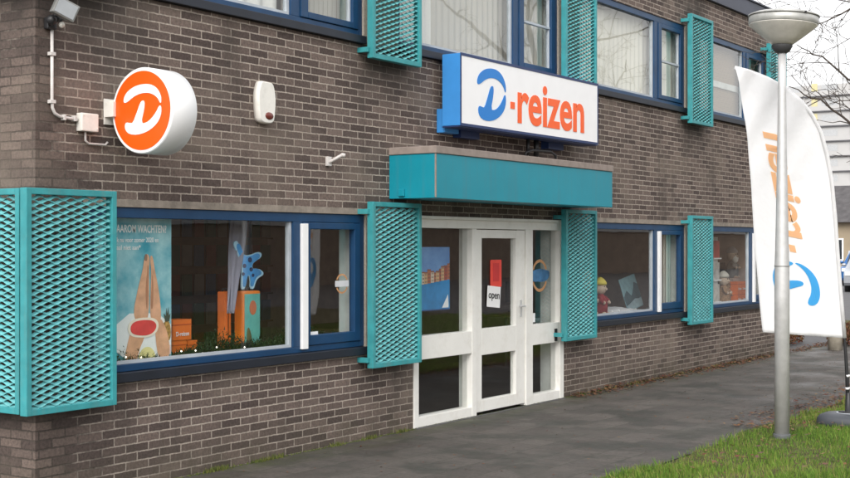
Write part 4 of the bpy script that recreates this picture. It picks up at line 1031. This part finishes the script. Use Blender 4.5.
# print, running up the cloth and seen from its back: letter x runs up, letter up runs towards the pole
def flagmap(bm, s0, s1, c0, c1, front):
    """s: height range, c: cross range"""
    for v in bm.verts:
        X, Y = v.co.x, v.co.y
        z = s0 + (s1 - s0) * X; u = c0 + (c1 - c0) * Y
        z2 = z + (u - .6) * .22; u2 = u + (z - 1.5) * .225
        v.co = fp(u2, z2, wr(u2, z2) + front)
def norm(bm):
    xs = [v.co.x for v in bm.verts]; ys = [v.co.y for v in bm.verts]; a, b, c, d = min(xs), max(xs), min(ys), max(ys)
    for v in bm.verts: v.co = ((v.co.x - a) / (b - a), (v.co.y - c) / (d - c), 0)
for off in (.006, -.006):
    bm = text_bm('reizen', 1, .75, .03, 0); bmesh.ops.dissolve_limit(bm, angle_limit=.01, verts=bm.verts, edges=bm.edges)
    bmesh.ops.triangulate(bm, faces=bm.faces); bmesh.ops.subdivide_edges(bm, edges=bm.edges, cuts=2)
    norm(bm); flagmap(bm, 1.85, 2.84, .53, .28, off); obj('lettering', bm, 'flagorange', F, False)
    bm = bmesh.new()
    for P_ in (CRES, BOWL):
        vv = [bm.verts.new((x, y, 0)) for x, y in P_]
        for t_ in tessellate_polygon([[Vector((x, y, 0)) for x, y in P_]]): bm.faces.new([vv[k] for k in t_])
    bmesh.ops.subdivide_edges(bm, edges=bm.edges, cuts=1)
    norm(bm); flagmap(bm, 1.20, 1.60, .74, .30, off); obj('emblem', bm, 'flagblue', F, False)
    bm = bmesh.new(); f = bm.faces.new([bm.verts.new(p) for p in ((0, 0, 0), (1, 0, 0), (1, 1, 0), (0, 1, 0))]); flagmap(bm, 1.70, 1.77, .50, .44, off); obj('hyphen', bm, 'flagorange', F, False)
# base
bm = bmesh.new(); n = 40; prof = [(1.0, .0), (1.03, .03), (1.0, .075), (.92, .10), (.55, .115)]
rings = []
for s, z in prof:
    ring = []
    for k in range(n):
        a = 2 * math.pi * k / n; c, sn = math.cos(a), math.sin(a); q_ = (abs(c) ** 4 + abs(sn) ** 4) ** -.25
        ring.append(bm.verts.new(Vector((FX, FY, 0)) + Vector((c * q_ * .26 * s, sn * q_ * .26 * s, z + .02))))
    rings.append(ring)
for r0, r1 in zip(rings, rings[1:]):
    for k in range(n): bm.faces.new((r0[k], r0[(k + 1) % n], r1[(k + 1) % n], r1[k])).smooth = True
bm.faces.new(rings[0][::-1]); bm.faces.new(rings[-1]); obj('base', bm, plain('base plastic', (.05, .055, .065), .5), F)
bm = bmesh.new(); lathe(bm, FX, FY, [(.11, .1355), (.11, .14)], 30); obj('base_disc', bm, mk((.45, .48, .52)), F)
bm = bmesh.new(); lathe(bm, FX, FY, [(.095, .1405), (.09, .147), (.03, .15), (.025, .32), (.02, .33)], 24); obj('socket', bm, 'black', F)
for z in (.36, .48):
    bm = bmesh.new(); tube(bm, [fp(.006, z), fp(.008, z + .02)], .021, 12); obj('clamp_ring', bm, 'strip', F)

# ------------------------------------------------------------------ beyond the building
bm = bmesh.new(); lathe(bm, 21.65, -.56, [(.115, -.01), (.115, .50), (.10, .56), (.05, .60)], 24)
mesh_thing('bollard', bm, 'concrete', (21.65, -.56, 0), 'short pale concrete bollard at the end of the pavement', 'bollard')
def leafy(name, cx, cy, rx, ry, h, n, m, label, cat, z0=0, s=.03):
    global it
    it = []
    for _ in range(n):
        a = random.uniform(0, 6.28); r_ = math.sqrt(random.random()); x = cx + rx * r_ * math.cos(a); y = cy + ry * r_ * math.sin(a)
        top = h * (1 - r_ ** 3 * .6) * (.75 + .35 * clump(x * 3, y * 3)); z = z0 + top * random.random() ** .6
        u = Vector([random.uniform(-1, 1) for _ in range(3)]).normalized() * s * random.uniform(.6, 1.3); v = u.cross(Vector([random.uniform(-1, 1) for _ in range(3)])).normalized() * s * .6
        p = Vector((x, y, z)); it.append(([tuple(p - u), tuple(p - v), tuple(p + u), tuple(p + v)], random.random()))
    o = scatter_mesh(name, it, m); o.data.transform(Matrix.Translation((-cx, -cy, 0))); o.location = (cx, cy, 0)
    return tag(o, label, cat)
leafy('shrub', 22.3, .9, 1.3, .6, .55, 5000, 'hedge', 'low red brown shrub just past the end of the building', 'shrub')
leafy('shrub', 23.2, -.5, .7, .5, .42, 2600, 'hedge', 'smaller rusty shrub behind the concrete bollard', 'shrub')

def car(x, y, rot, paint, label, L=4.2, Wd=1.75, H=1.48):
    t = empty('parked_car', (0, 0, 0), label, 'car', 'cars parked beyond the building')
    def half(zf, prof, w0, w1):
        bm = bmesh.new(); n = len(prof)
        a = [bm.verts.new((px_ * L, -w0 / 2 + (w0 - w1) / 2 * (pz_ > .9), pz_)) for px_, pz_ in prof]; b = [bm.verts.new((px_ * L, w0 / 2 - (w0 - w1) / 2 * (pz_ > .9), pz_)) for px_, pz_ in prof]
        f0 = bm.faces.new(a); f1 = bm.faces.new(b[::-1])
        for i in range(n): bm.faces.new((a[i], b[i], b[(i + 1) % n], a[(i + 1) % n]))
        bmesh.ops.triangulate(bm, faces=[f0, f1]); return bm
    body = [(-.5, .35), (-.5, .62), (-.47, .78), (-.30, .90), (-.14, 1.36), (-.02, H), (.25, H - .02), (.42, 1.25), (.49, .88), (.5, .5), (.49, .28), (.42, .24), (.40, .45), (.33, .58), (.25, .45), (.235, .24), (-.235, .24), (-.25, .45), (-.33, .58), (-.40, .45), (-.42, .24), (-.48, .25)]
    bm = half(0, body, Wd, Wd * .78); obj('body', bm, paint, t)
    for s in (-1, 1):
        bm = bmesh.new(); pts = [(-.25, .93), (-.125, 1.33), (0, H - .07), (.23, H - .09), (.36, 1.22), (.40, .95)]
        yo = lambda z: s * (Wd / 2 - (Wd * .11 if z > .9 else 0) + .004)
        a = [bm.verts.new((p[0] * L, yo(1.2), p[1])) for p in pts]; b = [bm.verts.new((p[0] * L, yo(1.2) - s * .01, p[1])) for p in pts]
        bm.faces.new(a); bm.faces.new(b[::-1])
        for i in range(6): bm.faces.new((a[i], b[i], b[(i + 1) % 6], a[(i + 1) % 6]))
        obj('side_window', bm, 'carglass', t)
        for xw in (-.33, .325):
            bm = bmesh.new(); tube(bm, [(xw * L, s * (Wd / 2 - .19), .31), (xw * L, s * (Wd / 2 + .005), .31)], .31, 24); wh = obj('wheel', bm, 'rubber', t)
            bm = bmesh.new(); tube(bm, [(xw * L, s * (Wd / 2), .31), (xw * L, s * (Wd / 2 + .012), .31)], .19, 16); obj('rim', bm, 'greymetal', wh)
        bm = bmesh.new(); box(bm, -.505 * L, -.46 * L, s * Wd * .38 - .16, s * Wd * .38 + .16, .62, .76, .02); obj('headlight', bm, 'strip', t)
        bm = bmesh.new(); box(bm, .475 * L, .503 * L, s * Wd * .4 - .12, s * Wd * .4 + .12, .75, .95, .02); obj('tail_light', bm, 'lens', t)
        bm = bmesh.new(); blob(bm, (-.2 * L, s * (Wd / 2 + .08), 1.0), .09, (.8, 1, .7)); obj('mirror', bm, paint, t)
    bm = bmesh.new(); hw = Wd * .36; v = [bm.verts.new(p) for p in ((-.305 * L, -hw - .06, .93), (-.305 * L, hw + .06, .93), (-.148 * L, hw, 1.37), (-.148 * L, -hw, 1.37))]
    for p in v: p.co += Vector((-.02, 0, .02))
    bm.faces.new(v); r_ = bmesh.ops.extrude_face_region(bm, geom=bm.faces[:]); bmesh.ops.translate(bm, verts=[e for e in r_['geom'] if isinstance(e, bmesh.types.BMVert)], vec=(.01, 0, -.012)); obj('windscreen', bm, 'carglass', t)
    bm = bmesh.new(); box(bm, -.508 * L, -.49 * L, -.45, .45, .36, .52, .01); obj('grille', bm, 'black', t)
    bm = bmesh.new(); box(bm, -.511 * L, -.509 * L, -.26, .26, .40, .50); obj('number_plate', bm, 'yellowpanel', t)
    t.location = (x, y, -.014); t.rotation_euler = (0, 0, rot); return t
car(50.8, 6.65, R(12), 'carsilver', 'silver parked car facing the camera beyond the flag')
car(58, 8.8, R(10), 'carblue', 'blue parked car behind the silver one')
car(63, 10.3, R(15), 'carsilver', 'small silver car parked farthest away near the house')

H_ = empty('brick_house', (74, 14, 0), 'low tan house with a dark tiled roof behind the parked cars', 'house')
bm = bmesh.new(); box(bm, 70.5, 84, 2, 16.2, -.05, 2.95); obj('wall', bm, 'housewall', H_)
bm = bmesh.new()
v = [bm.verts.new(p) for p in ((70.0, 1.5, 2.96), (84.5, 1.5, 2.96), (84.5, 16.8, 2.96), (70.0, 16.8, 2.96), (73.6, 1.5, 5.05), (73.6, 16.8, 5.05), (80, 1.5, 5.05), (80, 16.8, 5.05))]
for q_ in ((0, 3, 2, 1), (0, 4, 5, 3), (4, 6, 7, 5), (6, 1, 2, 7), (0, 1, 6, 4), (3, 5, 7, 2)): bm.faces.new([v[i] for i in q_])
obj('roof', bm, 'tile', H_)
for y in (4, 7.2, 10.4, 13.4):
    bm = bmesh.new(); box(bm, 70.44, 70.51, y, y + 1.5, .9, 2.1); w = obj('window', bm, 'strip', H_)
    bm = bmesh.new(); box(bm, 70.425, 70.437, y + .08, y + .70, .98, 2.02); box(bm, 70.425, 70.437, y + .8, y + 1.42, .98, 2.02); obj('pane', bm, 'carglass', w)

TD = .45
T_ = empty('apartment_tower', (262, 60, 0), 'pale high-rise block of flats with dark balcony edges beyond the flag', 'building')
TX, TY0, TY1, NF = 258, 24, 90, 11
bm = bmesh.new(); box(bm, TX, TX + 14, TY0, TY1, -.05, 3 * NF + .6); obj('wall', bm, 'render', T_)
bal = []; 
for k in range(NF - 1 + 1):
    z = 1.3 + 3 * k
    bm = bmesh.new(); box(bm, TX - TD, TX - .01, TY0 + .5, TY1 - .5, z - .1, z + .1); b_o = obj('balcony', bm, 'balcony', T_)
    bm = bmesh.new(); box(bm, TX - TD, TX - TD + .1, TY0 + .5, TY1 - .5, z + .11, z + 1.0); obj('parapet', bm, 'render', b_o)
bmw = bmesh.new(); bmy = bmesh.new(); bmd = bmesh.new(); random.seed(2)
for k in range(NF):
    z = 1.3 + 3 * k
    for j in range(9):
        y = TY0 + 1.5 + j * 7.2
        bmw = bmesh.new(); box(bmw, TX - .06, TX - .01, y, y + 3.2, z + 1.05, z + 2.3); obj('window', bmw, 'winfar', T_)
        if j % 3 == 0: bmy = bmesh.new(); box(bmy, TX - .07, TX - .01, y + 4, y + 5.2, z + .2, z + 2.6); obj('yellow_panel', bmy, 'yellowpanel', T_)
    for j in range(7): bmd = bmesh.new(); box(bmd, TX - TD + .11, TX - .02, TY0 + 5.2 + j * 9.2, TY0 + 5.35 + j * 9.2, z + .14, z + 2.8); obj('balcony_divider', bmd, 'render', T_)

# ------------------------------------------------------------------ bare trees
def tree(name, base, limbs, trunk, label, seed, twig=.0045, depth=4, dens=.85):
    """limbs: list of polylines the main boughs follow; finer twigs grow off them"""
    random.seed(seed); bm = bmesh.new(); bmt = bmesh.new()
    tube(bmt, trunk, [.17 - .09 * i / (len(trunk) - 1) for i in range(len(trunk))], 12)
    def grow(p, d, L, r_, lev):
        n = 5; pts = [p.copy()]; rs = [r_]; q_ = p.copy(); dd = d.normalized()
        for i in range(n):
            dd = (dd + Vector([random.gauss(0, .16) for _ in range(3)]) + Vector((0, 0, .03 if lev > 1 else -.01))).normalized()
            q_ = q_ + dd * L / n; pts.append(q_.copy()); rs.append(max(twig * .6, r_ * (1 - .75 * (i + 1) / n)))
            if lev > 0 and i > 0 and random.random() < .7:
                for _ in range(1):
                    s = Vector([random.gauss(0, 1) for _ in range(3)]); s = (dd * .9 + (s - dd * s.dot(dd)).normalized() * random.uniform(.5, .95)).normalized()
                    grow(q_.copy(), s, L * random.uniform(.35, .6), max(twig, rs[-1] * .6), lev - 1)
        tube(bm, pts, rs, 5 if r_ > .01 else 4, False)
    for pl, r0 in limbs:
        pl = [Vector(p) for p in pl]; tot = len(pl) - 1
        fine = []
        for a, b in zip(pl, pl[1:]):
            for k in range(4): fine.append(a.lerp(b, k / 4) + Vector([random.gauss(0, .018) for _ in range(3)]))
        fine.append(pl[-1]); rs = [max(twig, r0 * (1 - .85 * i / (len(fine) - 1))) for i in range(len(fine))]
        tube(bm, fine, rs, 7, False)
        for i in range(2, len(fine) - 1):
            dd = (fine[i + 1] - fine[i]).normalized()
            for _ in range(1 if random.random() < dens else 0):
                s = Vector([random.gauss(0, 1) for _ in range(3)]); s = (dd * .8 + (s - dd * s.dot(dd)).normalized() * .75).normalized()
                grow(fine[i], s, random.uniform(.35, .95), max(twig, rs[i] * .55), depth - 2)
    t = empty(name, base, label, 'tree')
    obj('trunk', bmt, 'bark', t); obj('branches', bm, 'bark', t); return t
# view-plane basis at 18 m: right = (.559,-.829), forward = (.829,.559)
cam0 = Vector((0, -6.95, 1.74)); rt = Vector((.559, -.829, 0)); fw = Vector((.829, .559, 0))
def vp(r_, h, d): return cam0 + fw * d + rt * r_ + Vector((0, 0, h))
c0 = vp(8.4, -1.74, 18)
trunk = [vp(8.4, -1.76, 18), vp(8.42, 0, 18), vp(8.35, 1.4, 18.05), vp(8.4, 2.8, 18)]
crotch = vp(8.38, 1.3, 18); top_ = vp(8.4, 2.7, 18)
limbs = [([top_, vp(7.4, 3.1, 17.6), vp(6.2, 3.05, 17.2), vp(5.6, 3.10, 17), vp(5.05, 2.85, 16.9)], .035),
         ([top_, vp(7.6, 2.6, 18), vp(6.7, 2.25, 18), vp(6.0, 2.25, 18), vp(5.5, 2.6, 18), vp(5.1, 2.75, 17.8)], .035),
         ([crotch, vp(7.6, 1.7, 18.3), vp(6.8, 1.75, 18.2), vp(6.1, 1.55, 18), vp(5.5, 2.0, 18), vp(5.05, 2.2, 18)], .04),
         ([crotch, vp(7.5, 1.9, 17.4), vp(6.5, 2.0, 17), vp(5.9, 1.95, 17), vp(5.3, 1.85, 17)], .03),
         ([top_, vp(7.8, 3.4, 18.6), vp(6.8, 3.5, 19), vp(5.6, 3.7, 19.2)], .03),
         ([top_, vp(8.8, 4.2, 18), vp(9.2, 5.4, 18.3), vp(9.0, 6.3, 18.2)], .06),
         ([top_, vp(8.2, 3.9, 18.6), vp(7.6, 5.2, 19), vp(7.4, 6.0, 19.3)], .05),
         ([top_, vp(9.4, 3.6, 17.6), vp(10.4, 4.4, 17.2), vp(11, 4.8, 17)], .05)]
tree('bare_tree', c0, limbs, trunk, 'bare winter tree reaching its thin branches in from the right', 21)
# trees and a block across the lawn, behind the photographer: added unseen for the panes to mirror, block lengthened to keep sky out
def rndtree(x, y, seed, label):
    random.seed(seed); top = Vector((x, y, 3.2)); L_ = []
    for k in range(9):
        a = k * .75 + random.random() * .5; l = random.uniform(1.8, 3)
        L_.append(([top - Vector((0, 0, random.uniform(0, .8))), top + Vector((math.cos(a) * l * .4, math.sin(a) * l * .4, 1.4)), top + Vector((math.cos(a) * l * .8, math.sin(a) * l * .8, 2.6)), top + Vector((math.cos(a) * l, math.sin(a) * l, random.uniform(2.8, 4.4)))], .06))
    tree('bare_tree', (x, y, 0), L_, [(x, y, -.02), (x + .05, y, 1.5), (x, y, 3.2)], label, seed + 50, .008, 3)
O_ = empty('reflection_block', (88, -30, 0), 'long tan brick block of flats across the lawn, unseen, added for the window reflections', 'building')
bm = bmesh.new(); box(bm, 4, 175, -40, -28, -.05, 8.6); obj('wall', bm, 'brick_far', O_)
for k in range(3): bm = bmesh.new(); box(bm, 4.01, 174.99, -27.99, -27.9, 2.55 + k * 2.8, 2.75 + k * 2.8); obj('white_band', bm, 'render', O_)
for k in (1, 2):
    for j in range(24):
        x = 5.5 + j * 4.4; z = .9 + k * 2.8; bmf = bmesh.new()
        for a, b, c, d in ((x, x + 2.4, z, z + .08), (x, x + 2.4, z + 1.32, z + 1.4), (x, x + .08, z + .081, z + 1.319), (x + 2.32, x + 2.4, z + .081, z + 1.319), (x + 1.2, x + 1.28, z + .081, z + 1.319)): box(bmf, a, b, -27.99, -27.92, c, d)
        wf = obj('window', bmf, 'strip', O_)
        for xa, xb in ((x + .081, x + 1.199), (x + 1.281, x + 2.319)): bm = bmesh.new(); box(bm, xa, xb, -27.98, -27.96, z + .081, z + 1.319); obj('pane', bm, 'carglass', wf)

# ------------------------------------------------------------------ camera, light, world
cd = bpy.data.cameras.new('camera'); cam = bpy.data.objects.new('camera', cd); col.objects.link(cam)
cd.sensor_width = 36; cd.lens = 1298 / 850 * 36; cd.clip_end = 2000; cd.clip_start = .1
cd.shift_y = 6.0 / 850
cam.location = (0, -6.95, 1.74); cam.rotation_euler = (R(90), 0, R(33.98 - 90))
sc.camera = cam
SUN_EL, SUN_AZ = 38, 200     # azimuth of the direction the light comes from, measured counter-clockwise from +X
sd = bpy.data.lights.new('sun', 'SUN'); sd.energy = .9; sd.angle = R(40); sd.color = (1, .96, .9)
so = bpy.data.objects.new('sun', sd); col.objects.link(so)
a, e = R(SUN_AZ), R(SUN_EL)
dirv = Vector((math.cos(a) * math.cos(e), math.sin(a) * math.cos(e), math.sin(e)))
so.rotation_euler = dirv.to_track_quat('Z', 'Y').to_euler()
w = bpy.data.worlds.new('World'); sc.world = w; w.use_nodes = True; nt = w.node_tree
bg = nt.nodes['Background']; bg.inputs[1].default_value = .15
sky = N(nt, 'ShaderNodeTexSky'); sky.sky_type = 'NISHITA'; sky.sun_disc = False; sky.sun_elevation = R(SUN_EL); sky.sun_rotation = R(90 - SUN_AZ)
sky.air_density = 1.5; sky.dust_density = 6; sky.ozone_density = 1
hs = N(nt, 'ShaderNodeHueSaturation'); hs.inputs['Saturation'].default_value = .22
nt.links.new(sky.outputs[0], hs.inputs['Color'])
# a closed cloud deck: the sky's own brightness evened out towards pale grey
nt.links.new(mixc(nt, .6, hs.outputs[0], (7.2, 7.2, 7.35)), bg.inputs[0])
vs = sc.view_settings; sc.display_settings.display_device = 'sRGB'
vs.view_transform = 'Standard'; vs.look = 'None'; vs.gamma = 1; vs.use_curve_mapping = False; vs.exposure = .75
